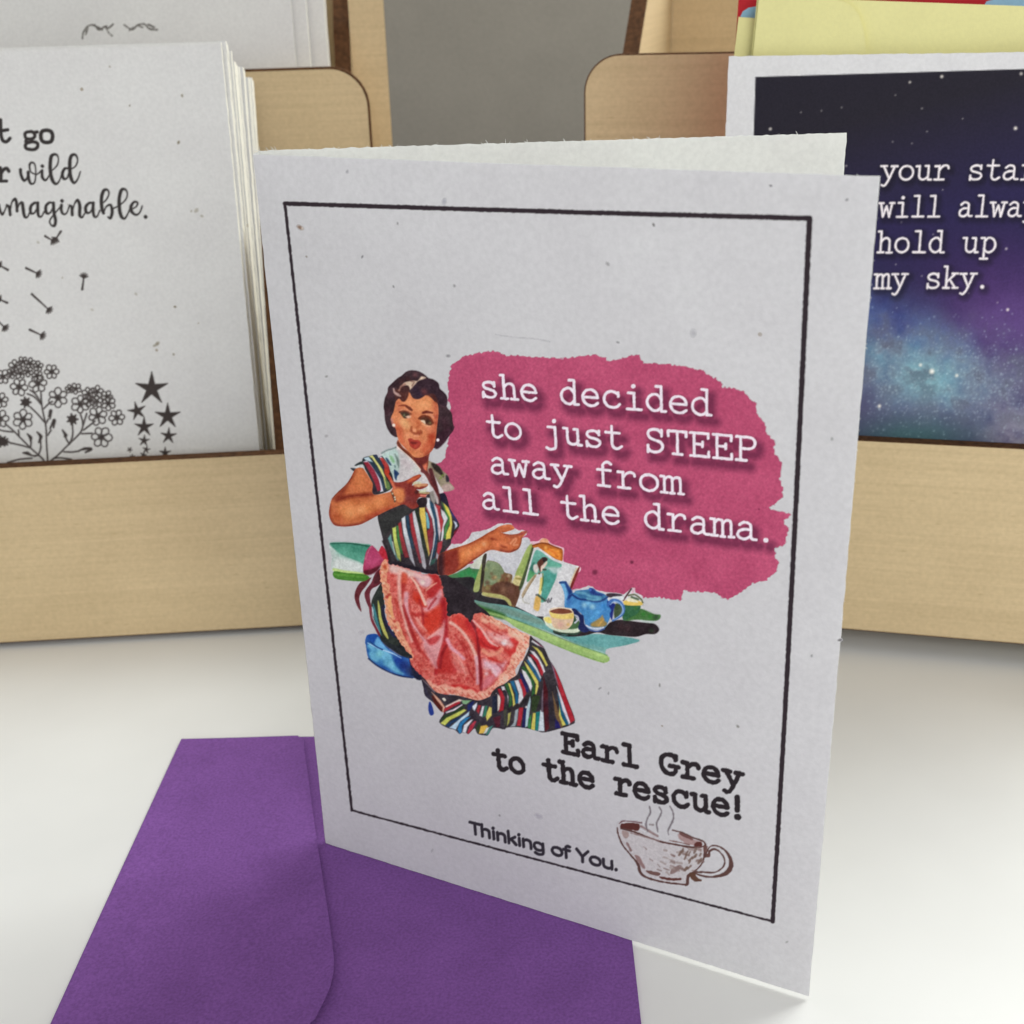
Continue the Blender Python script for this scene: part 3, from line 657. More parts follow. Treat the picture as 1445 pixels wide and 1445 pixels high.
# galaxy print
g = Canvas(1060, 88, 1560, 700, 1.5, (30, 28, 38))
X, Y = g.X, g.Y
def fbm(sh, cell, seed, oct=5):
    v = 0; a = 1; tot = 0
    for i in range(oct): v = v + a * vnoise(sh, max(cell / 2 ** i, 1.01), seed + i); tot += a; a *= .55
    return v / tot
f1, f2, f3, f4 = (fbm(X.shape, 60, 20), fbm(X.shape, 34, 40), fbm(X.shape, 14, 60), fbm(X.shape, 90, 80, 3))
def mixn(a, b, t): t = np.clip(t, 0, 1)[..., None]; return a * (1 - t) + np.array(b, float) * t
rgb = np.zeros(X.shape + (3,)); rgb[:] = (31, 29, 39)
rgb = mixn(rgb, (36, 31, 66), (Y - 160) / 160 + (X - 1250) / 500 * .8)
rgb = mixn(rgb, (56, 36, 82), ((Y - 300) / 130) * np.clip((X - 1240) / 160, 0, 1) * (.5 + f1))
rgb = mixn(rgb, (84, 62, 116), np.exp(-((Y - 455 + (X - 1400) * .1) / 60) ** 2) * np.clip((X - 1290) / 120, 0, 1) * (f1 * 1.5) * .8)
rgb = mixn(rgb, (48, 58, 120), np.exp(-((Y - 445 - (X - 1235) * .35) / 32) ** 2) * np.exp(-((X - 1250) / 90) ** 2) * (.4 + f2))
rgb = mixn(rgb, (70, 66, 96), np.clip((Y - 480) / 60, 0, 1) * .85)
band = np.exp(-((Y - 515 - (X - 1290) * .30) / 62) ** 2)
rgb = mixn(rgb, (98, 140, 160), band * (f2 * 1.7 - .25) * np.clip(1.5 - np.abs(X - 1300) / 120, 0, 1))
rgb = mixn(rgb, (118, 122, 140), band * (f3 * 1.6 - .3) * .9)
rgb = mixn(rgb, (112, 160, 168), np.exp(-(((X - 1310) / 52) ** 2 + ((Y - 532) / 40) ** 2)) * (f3 * 1.5) * .75)
rgb = mixn(rgb, (58, 96, 96), np.clip((Y - 575) / 35, 0, 1) * np.clip(1.2 - np.abs(X - 1290) / 110, 0, 1) * .75)
rgb = mixn(rgb, (150, 148, 158), np.clip((Y - 560) / 50, 0, 1) * np.clip((X - 1370) / 60, 0, 1) * (f3 * 1.5 - .1) * .8)
rgb = mixn(rgb, (62, 64, 84), np.clip((f3 - .52) * 6, 0, 1) * band * .5)
g.rgb = rgb; g.a[:] = 0
r_ = np.random.default_rng(3)
for i in range(1500):
    x, y = r_.uniform(1225, 1560), r_.normal(540, 45) + 0
    if y < 430 or y > 640: continue
    g.blob(x, y, r_.uniform(1.6, 2.6), (170, 190, 200), op=r_.uniform(.08, .42))
for x, y, r, o in [(1329, 108, 4, .8), (1284, 116, 3.2, .7), (1087, 182, 3.5, .8), (1301, 153, 2.6, .4), (1433, 181, 4.5, .9), (1441, 104, 4, .7), (1194, 234, 2.6, .5), (1420, 351, 3.2, .6), (1422, 437, 3.6, .8), (1241, 573, 4, .9), (1315, 524, 6, 1), (1350, 530, 4, .8), (1299, 515, 4, .8)] + [(r_.uniform(1070, 1540), r_.uniform(110, 430), 2.2, .4) for _ in range(26)]:
    g.blob(x, y, r, (230, 225, 215), op=o)
# outline of the printed picture on the card
ab = gal_pl.pix(np.c_[X.ravel(), Y.ravel()])
c0 = gal_pl.pix([(1066, 108.5), (1445, 97.3), (1061, 200)]); e = (c0[1] - c0[0]) / np.linalg.norm(c0[1] - c0[0])
rel = ab - c0[0]; aa = rel @ e; bb = rel @ np.array([-e[1], e[0]])
edge = np.minimum(np.minimum(aa, -bb), np.minimum(0.1130 - ab[:, 0], ab[:, 1] + 0.163)).reshape(X.shape)
g.a = np.clip(edge / 0.00028 + .5, 0, 1)
# soft printed shade behind the verse
ver = []
for s_, A, B, xh in (('your stars', (1241.5, 253.6), (1489, 253.0), 19.5), ('will always', (1239, 305.8), (1489, 305.0), 19.5),
                     ('hold up', (1236, 356), (1406.5, 355.8), 20), ('my sky.', (1233, 406.8), (1394, 406.0), 20)):
    ver.append((s_, text_strokes(gal_pl, s_, A, B, xh, wpx=3.3, asc=.95)))
acc = np.full(X.shape, 99.0)
for _, st in ver:
    for q, wv in st: g.dist(q + np.array([2.5, 3.5]), wv, 10, acc)
g.rgb = mixn(g.rgb, (12, 10, 16), np.clip(1 - acc / 8, 0, 1) * .4)
g.rgb = np.clip(g.rgb, 0, 250) * g.a[..., None] + np.array([196, 197, 201.]) * (1 - g.a[..., None])
g.mesh('galaxy_print', gal_pl, 0.00002, gal_f, ref=REFG, aref=np.array([.84, .84, .85]), thr=.02)
for s_, st in ver:
    lettering('lettering', gal_pl, 0.00004, gal_f, st, (206, 200, 205), step=0.9, under=g, soft=1.6, ref=REFG, aref=np.array([.84, .84, .85]))

def pix_slab(k, d, tl, bl, wid, zlow, ztop, th, mat, name, label, cat, group=None, top=None):
    """upright sheet whose left edge passes through two photo pixels"""
    pl = k.front(d); q = pl.pix([tl, bl]); e2 = (q[0] - q[1]) / np.linalg.norm(q[0] - q[1]); e1 = np.array([e2[1], -e2[0]])
    hi = q[0] + e2 * ((ztop - q[0][1]) / e2[1]); lo = hi + e2 * ((zlow - hi[1]) / e2[1])
    o3 = pl.pos(lo)[0]; E1 = e1[0] * pl.e1 + e1[1] * pl.e2; E2 = e2[0] * pl.e1 + e2[1] * pl.e2
    t = thing(name, label, cat, tuple(o3), group)
    P2 = Plane(o3, E1, E2); H = np.linalg.norm(hi - lo)
    if top: H = P2.pix([top])[0][1]
    b = slab('envelope_body' if cat == 'envelope' else 'front_leaf', P2, rect(0, 0, wid, H), th, (mat, mat), t)
    return t, b, P2, H
GY = 'yellow envelopes in the right rack'
t, b, pl, H = pix_slab(RR, .0100, (1068, 0), (1060, 78), .133, .0165, .2150, .0009, MAT['yellow'], 'envelope', 'pale yellow envelope with rounded flap showing behind the galaxy card', 'envelope', GY, top=(1250, 1.5))
fl = pl.pix(P('S', '925,-30 935,60 943,110 948,150 950,185'))
q = pl.pix(P('S', '840,-4 872,4 900,18 922,44 936,85 942,120 945,150 947,200'))
q = [(0.0006, H - .0004)] + [tuple(x) for x in q] + [(0.0006, pl.pix(P('S', '592,200'))[0][1])]
slab('flap', pl, q[::-1], .0010, (MAT['yellow'], MAT['yellow']), b, h0=.0012)
pix_slab(RR, .0135, (1043, 17), (1036, 78), .133, .0165, .1995, .0009, MAT['yellow'], 'envelope', 'lower yellow envelope peeping out at the left behind the other', 'envelope', GY)
t, b, pl, H = pix_slab(RR, .0165, (1042, 0), (1036.5, 78), .127, .0165, .2200, .0010, MAT['red'], 'greeting_card', 'red card with pale blue print rising behind the yellow envelopes', 'greeting card', 'cards in the right rack')
q = pl.pix(P('S', '556,36 575,24 600,20 620,20 620,60 545,60'))
slab('blue_print', pl, q, .00002, (MAT['blue'], MAT['blue']), b, h0=.00005)
q = pl.pix([(1386, 12), (1392, 2), (1420, -6), (1470, -8), (1470, 12)])
slab('blue_print', pl, q, .00002, (MAT['blue'], MAT['blue']), b, h0=.00005)

# ------------------------------------------------------------------ purple envelope lying on the table
e1 = np.array([math.cos(math.radians(-1.1)), math.sin(math.radians(-1.1)), 0]); e2 = np.array([-e1[1], e1[0], 0])
env_o = np.array([-0.1036, 0.3211, -0.0001])
ep = Plane(env_o, e1, e2)
et = thing('envelope', 'purple envelope lying flat on the table under the tea card', 'envelope', (-0.04, 0.23, Z0))
def env_outline():
    o = []
    for i in range(21): o.append((0.1315 * i / 20, 0.0004 * math.sin(i / 20 * math.pi * 2.2)))
    return [(0.1305, -0.184), (0.1308, -0.09)] + o[::-1] + [(-0.0002, -0.09), (0.0, -0.184)]
slab('envelope_body', ep, [(a, b) for a, b in env_outline()][::-1], 0.00078, (MAT['purple'],), et, h0=-0.0001)
fp = ep.pix([(430, 1064), (436, 1105), (442, 1152), (449, 1200), (457, 1251), (464.5, 1300), (470.5, 1345), (472.5, 1365), (471.5, 1383), (467, 1402), (459, 1420), (446, 1445)])
pts = [(0.0002, -0.0003)] + [(0.036, 0.0), (0.0385, -0.003)] + [tuple(x) for x in fp] + [(0.050, -0.128), (0.003, -0.165), (0.0002, -0.165)]
fv = []; n = len(pts)
lift = [0, .0004, .0006] + [.0012, .0014, .0014, .0013, .0014, .0016, .0018, .0018, .0018, .0018, .0017, .0016] + [.0010, .0002, 0]
top = [ep.pos(p, h + .0001)[0] for p, h in zip(pts, lift)]; bot = [ep.pos(p, h - .00005)[0] for p, h in zip(pts, lift)]
# flap as strips from the fold to its free edge
idx = list(range(n)); fa = [tuple(range(n))[::-1]]
v = []; f = []
K = 6
for i in range(n):
    a, b = pts[i]; h = lift[i]
    for j in range(K + 1):
        s = j / K; aa_ = 0.0002 + (a - 0.0002) * s
        v.append(ep.pos((aa_, b), 0.0002 + h * s ** 2)[0])
for i in range(n): 
    for j in range(K + 1): v.append(v[i * (K + 1) + j] - np.array([0, 0, .00015]))
NN = n * (K + 1)
for i in range(n - 1):
    for j in range(K):
        q0 = i * (K + 1) + j; f.append((q0, q0 + K + 1, q0 + K + 2, q0 + 1)); f.append((q0 + NN, q0 + 1 + NN, q0 + K + 2 + NN, q0 + K + 1 + NN))
    q0 = i * (K + 1) + K; f.append((q0, q0 + K + 1, q0 + K + 1 + NN, q0 + NN))
mesh_obj('flap', v, f, [MAT['purple']], et)

# ------------------------------------------------------------------ the tea card in front
BLp, BRp, FTL = np.array([-0.05233583, 0.26853066, 0]), np.array([0.06286943, 0.20955673, 0]), 0.178
fp_ = BentPlane(BLp, BRp - BLp, (0, 0, 1)); Wc = np.linalg.norm(BRp - BLp)
card = thing('greeting_card', 'open standing card with a startled woman, tea things and a pink brush patch', 'greeting card', (0.0, 0.245, 0.0))
front = bent_leaf('front_leaf', fp_, Wc, FTL, 0.00045, (MAT['leaf'], MAT['card']), card)
bo = np.array([-0.05205, 0.26935, 0]); be = np.array([0.0736, 0.2700, 0])
back_pl = Plane(bo, be - bo, (0, 0.0033 * 1.0, 0.178))
back = slab('back_leaf', back_pl, rect(0, 0, 0.1262, 0.1783), 0.00045, (MAT['card'], MAT['card']), card, (0.0009, 0.00006))
# the folded spine joining both leaves, and torn paper fibres along the top edges
sv = []; sf = []
nz = 60
for i in range(nz + 1):
    z = FTL * i / nz
    y2 = 0.0033 * i / nz
    ring = [(BLp[0] - .0000, BLp[1] + .0002), (BLp[0] - .00025 + random.gauss(0, .00004), BLp[1] + .0005 + y2 * .3), (bo[0] - .0002, bo[1] + y2 + .0004), (bo[0] + .0003, bo[1] + y2 + .0004), (BLp[0] + .0006, BLp[1] + .0003)]
    sv += [(x, y, z) for x, y in ring]
for i in range(nz):
    for j in range(4): sf.append((i * 5 + j, i * 5 + j + 1, i * 5 + 6 + j, i * 5 + 5 + j))
mesh_obj('spine_fold', sv, sf, [MAT['card']], card)
fv, ff = [], []
def fibre(p, L, a, lean):
    p = np.array(p); w_ = .00006; k = len(fv)
    for j in range(4):
        s = j / 3
        c = p + np.array([math.cos(a) * L * s, lean * s * L, math.sin(a) * L * s + .3 * L * s * (1 - s)])
        ww = w_ * (1 - .7 * s)
        fv.extend([c + (-ww, 0, -ww), c + (ww, 0, ww), c + (0, ww, 0)])
    for j in range(3):
        b = k + j * 3
        ff.extend([(b, b + 1, b + 4, b + 3), (b + 1, b + 2, b + 5, b + 4), (b + 2, b, b + 3, b + 5)])
for i in range(46):
    s = random.random() ** 1.8
    p = back_pl.pos((0.126 * s, 0.1782), -0.0002)[0]; fibre(p, random.uniform(.0003, .0011), random.uniform(.2, 2.9), random.uniform(-.6, .3))
for i in range(26):
    p = fp_.pos((Wc * (random.random() ** 1.3), 0.1779), -0.0002)[0]; fibre(p, random.uniform(.0002, .0005), random.uniform(.2, 2.9), random.uniform(-.6, .3))
for i in range(40):
    p = fp_.pos((Wc, 0.178 * random.random()), -0.0002)[0]; fibre(p, random.uniform(.0001, .0004), random.uniform(-1.2, 1.2), random.uniform(-.4, .2))
mesh_obj('torn_fibres', fv, ff, [MAT['card']], card)['kind'] = 'stuff'

# border line
bc = fp_.pix([(402.5, 287), (1142.5, 308), (1089.5, 1302), (496.5, 1143.5)])
c = Canvas(398, 282, 1150, 1308, 0.8)
bp = fp_.topix(bc); hw = 0.00045
for i in range(4):
    a_, b_ = bc[i], bc[(i + 1) % 4]
    n_ = 60; pts = np.array([a_ + (b_ - a_) * j / n_ for j in range(n_ + 1)])
    pp = fp_.topix(pts); pq = fp_.topix(pts + np.array([hw, hw]))
    wpx = [abs(pq[j][0 if i in (1, 3) else 1] - pp[j][0 if i in (1, 3) else 1]) * 2 for j in range(n_ + 1)]
    acc = np.full(c.X.shape, 99.0) if i == 0 else acc
    c.dist(pp, wpx, 3, acc)
wn = vnoise(c.X.shape, 4.5, 9) - .5
c.field(acc + wn * .9, (43, 34, 40), 1.0)
c.mesh('border_line', fp_, 0.00002, front)

# pink brush patch with the printed soft shade of the lettering
patch = Canvas(600, 485, 1125, 865, 0.8)
po = P('Q', '50,100 90,65 150,50 215,42 240,50 262,60 330,62 430,68 480,72 560,62 615,57 650,68 665,85 700,75 760,58 785,58 800,90 860,92 920,98 1000,115 1035,118 1045,135 1080,150 1105,165 1110,185 1150,190 1190,200 1215,230 1240,250 1240,285 1275,330 1280,370 1310,395 1312,450 1340,480 1338,520 1332,545 1343,580 1343,620 1318,645 1290,660 1300,668 1330,672 1372,688 1366,705 1348,712 1350,728 1368,740 1355,780 1355,805 1312,822 1315,860 1330,880 1320,910 1280,945 1220,960 1180,990 1130,1022 1100,1015 1090,998 1040,992 952,985 945,1025 900,1018 850,1010 700,1020 560,1020 440,900 330,860 250,860 100,880 -10,860 -40,700 -40,560 -40,500 20,470 50,340 52,300 38,230 35,180 38,140')
patch.poly(po, (172, 72, 105), .9, sm=False, rough=1.6)
pn = vnoise(patch.X.shape, 3.0, 31) - .5; pn2 = vnoise(patch.X.shape, 1.6, 33) - .5; pn3 = vnoise(patch.X.shape, 40, 35) - .5
patch.rgb += (patch.a[..., None] > .5) * (pn * 13 + pn2 * 9 + pn3 * 12)[..., None] * np.array([1.0, .8, .8])
lines = [('she decided', (678.3, 558.8), (1005, 587.2)), ('to just STEEP', (686.6, 615.2), (1067.3, 653.2)),
         ('away from', (690.9, 666.5), (963.5, 699.0)), ('all the drama.', (679, 716.3), (1089.5, 768.3))]
ts = [(s_, text_strokes(fp_, s_, A, B, 21.5, wpx=4.0)) for s_, A, B in lines]
acc = np.full(patch.X.shape, 99.0)
for _, st in ts:
    for q, wv in st: patch.dist(q + np.array([6.0, 9.5]), wv, 14, acc)
sh = np.clip(1 - np.maximum(acc, 0) / 11, 0, 1) ** 1.3 * .62
patch.rgb = patch.rgb * (1 - sh[..., None]) + np.array([78, 24, 52.]) * sh[..., None]
for x, y, r in [(891, 794, 4), (839, 808, 6), (958, 560, 2.5), (760, 690, 2.5), (1070, 720, 2.2)]: patch.blob(x, y, r, (95, 30, 55), op=.8, hard=.2)

# ------------------------------------------------------------------ the painted scene
Cv = Canvas(462, 512, 938, 1046, 0.8)
xi = np.clip(((Cv.X - patch.x[0]) / .8 + .5).astype(int), 0, len(patch.x) - 1); yi = np.clip(((Cv.Y - patch.y[0]) / .8 + .5).astype(int), 0, len(patch.y) - 1)
inb = (Cv.X >= patch.x[0]) & (Cv.Y >= patch.y[0]) & (Cv.Y <= patch.y[-1])
Cv.rgb = np.where((inb & (patch.a[yi, xi] > .3))[..., None], patch.rgb[yi, xi], Cv.rgb)
def pg(k, t, col, soft=1.1, op=1.0, clip=None, sm=True, mask=False, rough=0.0): return Cv.poly(P(k, t), col, soft, sm, op, clip, rough, mask)
def ln(k, t, col, wd, soft=1.0, op=1.0, clip=None): Cv.line(P(k, t), col, wd, soft, True, op, clip)
def bl(k, t, r, col, ry=None, ang=0, op=1.0, clip=None, hard=0.0):
    for (x, y) in P(k, t): Cv.blob(x, y, r, col, ry, ang, op, clip, hard)
PALE = (192, 190, 194)
# pale halos cut into the patch
pg('F', '95,500 175,385 330,385 430,300 470,215 560,205 700,175 860,95 1000,85 1050,95 1075,140 1110,160 1150,190 1200,185 1285,205 1265,255 1210,290 1240,345 1300,372 1380,355 1400,600 1100,1000 640,1000 500,640 120,560', PALE, 1.2, sm=False, rough=.6)
pg('H', '180,225 235,205 340,190 400,170 450,150 505,165 545,205 680,240 760,240 900,262 1000,180 1045,185 1040,240 1145,290 1150,470 1100,540 700,480 300,400', PALE, 1.2, sm=False, rough=.6)
pg('G', '250,260 340,175 470,165 540,115 640,150 700,210 860,265 915,310 915,530 1180,600 1160,700 1000,700 500,600', (214, 176, 190), 1.2)
# left end of the counter
pg('U', '118,118 240,116 330,124 380,140 350,250 335,320 140,292 130,210', (170, 185, 180), 1.2)
pg('U', '118,118 240,116 330,124 380,140 350,250 300,235 220,205 160,170', (62, 128, 108), 2.5)
pg('U', '160,180 220,210 300,240 345,255 340,200 220,150', (98, 160, 140), 8, op=.6)
ln('U', '122,122 240,120 370,140', (36, 88, 72), 2.2, 1.5)
pg('U', '150,222 240,225 330,262 330,300 145,285', (196, 202, 200), 5)
pg('U', '140,278 200,290 330,308 345,325 250,330 145,300', (178, 200, 128), 1.8)
pg('U', '143,298 220,308 340,318 372,345 345,362 240,358 148,342', (66, 118, 42), 1.2)
ln('U', '148,318 240,325 340,335', (98, 150, 60), 2.5, 2.5, .7)
# wall-ish green hill and pale picture ground
pg('F', '400,740 470,715 590,760 600,820 600,1080 500,1070 520,940 40,900 60,860 250,810', (70, 116, 76), 1.6)
bl('F', '330,830 430,800 520,850', 9, (48, 138, 78), op=.8)
pg('F', '640,560 680,540 1170,480 1215,300 1330,390 1180,1000 1060,990 960,840 880,680 740,640 690,640 610,700 590,750 440,720', (188, 188, 194), 1.4)
pg('F', '440,710 500,660 640,540 640,650 600,750', (190, 194, 180), 1.4)
for _ in range(26): Cv.blob(random.uniform(690, 735), random.uniform(780, 815), random.uniform(3, 6), random.choice([(172, 172, 186), (202, 200, 204), (182, 186, 182)]), op=.35)
# dark under the arm, shadow on the counter
blackm = pg('F', '-40,860 60,880 240,880 500,880 520,1060 640,1070 640,1140 1030,1220 1130,1300 1500,1440 1500,1560 1100,1410 480,1230 480,1420 300,1420 80,1200 -30,1100', (40, 37, 41), 1.6, mask=True)
bl('F', '300,960', 12, (54, 52, 52), op=.6, clip=blackm)
pg('F', '75,1080 200,1075 300,1260 420,1420 140,1445 80,1250', (66, 28, 40), 4, op=.8)
pg('F', '150,1085 215,1100 240,1170 280,1240 260,1250 215,1160', (196, 168, 172), 1.2)
# picture frame with trees
pg('F', '640,560 690,530 680,640 665,800 640,1060 570,1080 590,900 610,720', (52, 46, 38), 1.4)
pg('F', '590,740 620,680 600,900 575,1070 495,1070 530,900', (152, 162, 100), 1.6)
pg('F', '690,650 750,635 830,655 890,700 950,800 1060,840 1060,960 1170,1010 1120,1290 1020,1280 980,1200 640,1130 650,900', (112, 88, 60), 1.4)
fr = pg('F', '690,650 750,635 830,655 890,700 940,790 900,880 800,980 700,980 650,1000 660,800', (118, 132, 100), 1.8, mask=True)
pg('F', '860,940 1000,940 1170,1010 1120,1290 1040,1250 940,1170 760,1110 760,1010', (88, 56, 42), 3)
for t_, col, r in (('760,820', (88, 72, 48), 4.5), ('790,880', (124, 88, 58), 6), ('700,950', (92, 62, 50), 6), ('820,870', (176, 154, 110), 4), ('860,920', (150, 140, 100), 5), ('920,850', (118, 76, 56), 4.5), ('980,900', (112, 60, 46), 5), ('1010,850', (196, 168, 146), 4),
                    ('1060,940', (182, 172, 138), 4), ('700,1030', (140, 132, 84), 5), ('830,1040', (74, 46, 36), 6), ('930,1060', (122, 86, 66), 7), ('1050,1080', (98, 62, 52), 8), ('720,690', (96, 114, 84), 5), ('800,740', (138, 150, 112), 5), ('680,760', (132, 144, 96), 5), ('1000,980', (68, 44, 36), 6), ('730,870', (74, 92, 56), 4)):
    bl('F', t_, r, col, op=.75)
pg('F', '632,1090 700,1100 900,1130 1020,1200 1050,1280 1020,1285 940,1200 760,1160 630,1135', (164, 160, 100), 1.8)
pg('F', '1330,390 1380,440 1350,560 1230,950 1180,1000 1100,860 1180,660 1260,480', (150, 166, 98), 1.8)
pg('F', '1110,850 1200,880 1180,1000 1070,960', (196, 184, 132), 2)
ln('F', '1120,890 1190,900', (128, 118, 60), 2.5, 2, .8)
pg('F', '1345,440 1385,470 1330,640 1230,960 1180,1060 1160,1020 1240,780', (62, 74, 48), 2)
ln('F', '1290,560 1200,800', (128, 150, 80), 3, 3, .8)
# orange jar
pg('G', '380,235 480,205 530,185 545,170 640,190 700,245 800,270 870,300 890,340 880,510 800,500 560,350 400,280', (172, 96, 38), 1.2)
pg('G', '500,170 540,125 600,120 645,155 640,195 580,195 520,190', (208, 150, 116), 1.4)
pg('G', '560,350 620,300 760,300 850,350 850,480 780,460 660,400', (216, 132, 54), 3)
ln('G', '640,300 740,360 800,430', (196, 104, 36), 3, 2.5); ln('G', '380,240 520,200 640,215 760,265 860,300', (122, 58, 24), 2.0, 1.4); bl('G', '600,275', 4, (224, 160, 84))
# magazine
pg('G', '400,280 470,265 560,330 760,470 880,510 1165,600 1110,720 960,1080 860,1250 560,1445 430,1445 90,1270 230,900 330,520', (198, 197, 200), 1.1, sm=False)
pg('G', '1150,620 1172,645 1040,980 1005,990 1060,800', (112, 40, 34), 1.6); ln('G', '1125,625 1060,780 985,960', (204, 182, 146), 1.6, 1.4)
teal = pg('G', '420,340 520,340 700,480 870,560 840,620 790,650 740,880 580,1190 490,1150 540,800 400,790 290,860 330,640', (98, 158, 144), 1.6, mask=True)
pg('G', '330,650 400,660 400,780 300,850 285,820', (82, 146, 98), 2)
pg('G', '560,690 770,640 780,780 700,940 590,1180 520,1120 530,900', (72, 142, 130), 2.5); bl('G', '660,760 700,850 640,900', 5, (84, 160, 150), op=.8)
pg('G', '330,640 400,520 420,580 440,600 420,690', (52, 104, 92), 2.5)
pg('G', '640,500 840,560 850,610 700,640 610,560', (92, 158, 138), 2)
pg('G', '620,610 800,610 870,640 760,720 640,640', (170, 184, 184), 4, op=.8)
pg('G', '400,570 470,560 480,620 460,700 420,700 390,640', (206, 200, 194), 2)
pg('G', '500,720 560,720 550,830 520,1100 480,1200 200,1220 130,1250 230,960 400,760', (204, 203, 204), 2)
pg('G', '455,540 500,480 560,440 620,450 630,490 570,540 560,600 510,690 480,620', (88, 52, 42), 1.6); pg('G', '540,450 600,440 630,480 570,520', (42, 32, 32), 1.6)
pg('G', '560,560 620,510 620,560 560,640 520,690 520,600', (214, 194, 180), 1.8); bl('G', '490,715', 2.6, (96, 66, 50)); ln('G', '560,650 600,650', (52, 60, 50), 2.4, 1.8)
pg('G', '390,760 430,720 440,760 370,860 270,1000 210,1100 200,1060 300,880', (166, 146, 116), 2); ln('G', '420,760 300,960 210,1120', (132, 112, 84), 1.6, 1.8)
ln('G', '210,1150 230,1200 320,1230', (158, 156, 144), 1.6, 2, .8)
pg('G', '510,790 550,800 540,900 520,1060 480,1060 500,900', (210, 192, 112), 2); ln('G', '550,720 555,850 530,1000', (88, 110, 60), 1.6, 1.6)
pg('G', '430,1110 500,1090 515,1200 480,1350 400,1320 400,1250', (206, 166, 94), 2); bl('G', '440,1080', 2.2, (74, 66, 74)); ln('G', '470,1080 530,1130 590,1180', (58, 82, 72), 3, 2)
ln('G', '620,1170 640,1210 650,1150 670,1200 700,1140', (86, 84, 90), 1.8, 1.6)
# counter top band and front edge
ct = pg('V', '195,480 300,500 460,525 640,600 700,660 860,715 1000,700 1270,738 1180,775 1060,800 1050,870 860,760 640,665 420,600 250,545', (104, 152, 148), 1.4, mask=True)
pg('V', '640,640 860,720 1000,700 1268,740 1150,778 1060,790 960,770 860,745', (92, 148, 148), 3, clip=ct)
pg('V', '200,480 420,530 640,610 640,640 420,570 230,510', (104, 134, 124), 4, clip=ct)
for _ in range(60):
    a_ = random.random(); x = 665 + a_ * 190; y = 850 + a_ * 70 + random.uniform(-6, 9)
    Cv.blob(x, y, random.uniform(2, 5), random.choice([(70, 120, 120), (140, 180, 174), (112, 162, 156), (84, 138, 128)]), 1.4, .36, .5, ct)
pg('V', '560,655 760,730 940,790 1055,815 1060,840 860,780 640,700', (150, 182, 178), 3, op=.7, clip=ct)
ge = pg('V', '205,520 250,530 420,585 640,672 860,765 1068,838 1045,885 860,822 640,730 500,665 400,600 250,560', (142, 172, 104), 1.4, mask=True)
pg('V', '200,500 300,530 420,575 400,605 250,560 200,540', (52, 92, 44), 4)
ln('V', '290,560 420,595 640,690 860,780 1055,850', (166, 192, 118), 4.0, 4, .7, ge)
ln('V', '420,585 640,670 860,762 1066,836', (92, 132, 92), 1.4, 1.4, .8); ln('V', '640,728 860,820 1045,882', (112, 146, 76), 1.6, 1.4, .8)
for _ in range(50):
    a_ = random.random(); Cv.blob(700 + a_ * 150, 875 + a_ * 57 + random.uniform(-4, 5), random.uniform(1.5, 4), random.choice([(122, 160, 84), (168, 190, 126), (132, 166, 112)]), op=.5, clip=ge)
# shadow of the pot
pg('H', '150,790 280,740 400,690 560,740 660,690 730,620 860,590 1100,620 1280,640 1345,700 1340,740 1290,775 1180,775 1060,808 900,800 700,780 560,750 400,790 180,800 20,760 20,720', (36, 26, 30), 1.4)
pg('H', '20,720 200,740 330,680 400,700 300,780 160,780 20,750', (44, 62, 50), 2)
bl('H', '1250,730', 6, (40, 62, 40), op=.6); bl('H', '860,680 950,700', 9, (52, 30, 34), op=.6)
# green cup at the back and its shadow
pg('H', '1120,450 1200,480 1290,520 1365,530 1355,580 1300,605 1180,600 1060,590 920,600 900,540 1060,480', (62, 104, 56), 1.6)
bl('H', '1150,520 1230,550', 5, (46, 118, 44), op=.7); bl('H', '1310,560', 6, (34, 52, 38), op=.8); ln('H', '1120,600 1200,620 1280,620', (168, 184, 178), 2, 2)
pg('H', '905,400 1100,400 1095,480 1050,530 1000,550 900,600 880,500', (42, 88, 58), 1.6); bl('H', '1050,440', 5, (56, 104, 46), op=.8)
pg('H', '900,350 980,335 1060,340 1135,370 1125,405 1000,410 905,395', (206, 176, 88), 1.4); pg('H', '960,310 1010,310 1080,360 1060,370 940,350', (206, 202, 178), 1.8)
ln('H', '895,340 950,260 995,195', (72, 40, 46), 2.2, 1.2); ln('H', '1010,240 1030,200', (206, 170, 184), 3.4, 1.4)
ln('H', '960,280 1040,270 1120,330 1140,370', (88, 92, 66), 2.2, 1.4); ln('H', '1000,300 1080,330', (66, 82, 60), 3, 2)
pg('H', '680,260 760,250 880,270 830,300 700,300', (52, 42, 52), 1.6); pg('H', '760,295 880,290 900,330 840,345 760,320', (196, 200, 204), 1.6)
# blue teapot
pot = pg('H', '90,105 160,100 190,170 225,240 270,240 300,215 440,200 470,180 520,190 560,225 660,265 690,320 740,420 740,520 700,620 660,690 560,712 450,700 410,650 390,560 340,490 230,440 150,430 150,300 130,200', (66, 124, 178), 1.2, mask=True)
pg('H', '95,120 150,130 180,220 180,320 155,400 130,250', (108, 164, 204), 3, clip=pot)
ln('H', '92,112 160,108', (34, 66, 118), 3.2, 1.4); ln('H', '165,120 195,180 225,250 190,330', (30, 58, 118), [3, 5, 6, 3], 2.5)
pg('H', '220,260 280,250 350,310 500,350 640,350 700,290 680,260 600,240 480,210 330,215', (58, 110, 152), 2.5, clip=pot)
ln('H', '250,270 330,320 440,335', (28, 52, 108), 2.6, 1.8); ln('H', '440,340 560,355 640,335 690,300', (32, 60, 112), 2.8, 1.8)
pg('H', '470,185 515,190 560,240 640,265 600,290 500,265 470,240', (36, 58, 122), 3, clip=pot); bl('H', '475,205', 3.6, (74, 112, 186), clip=pot)
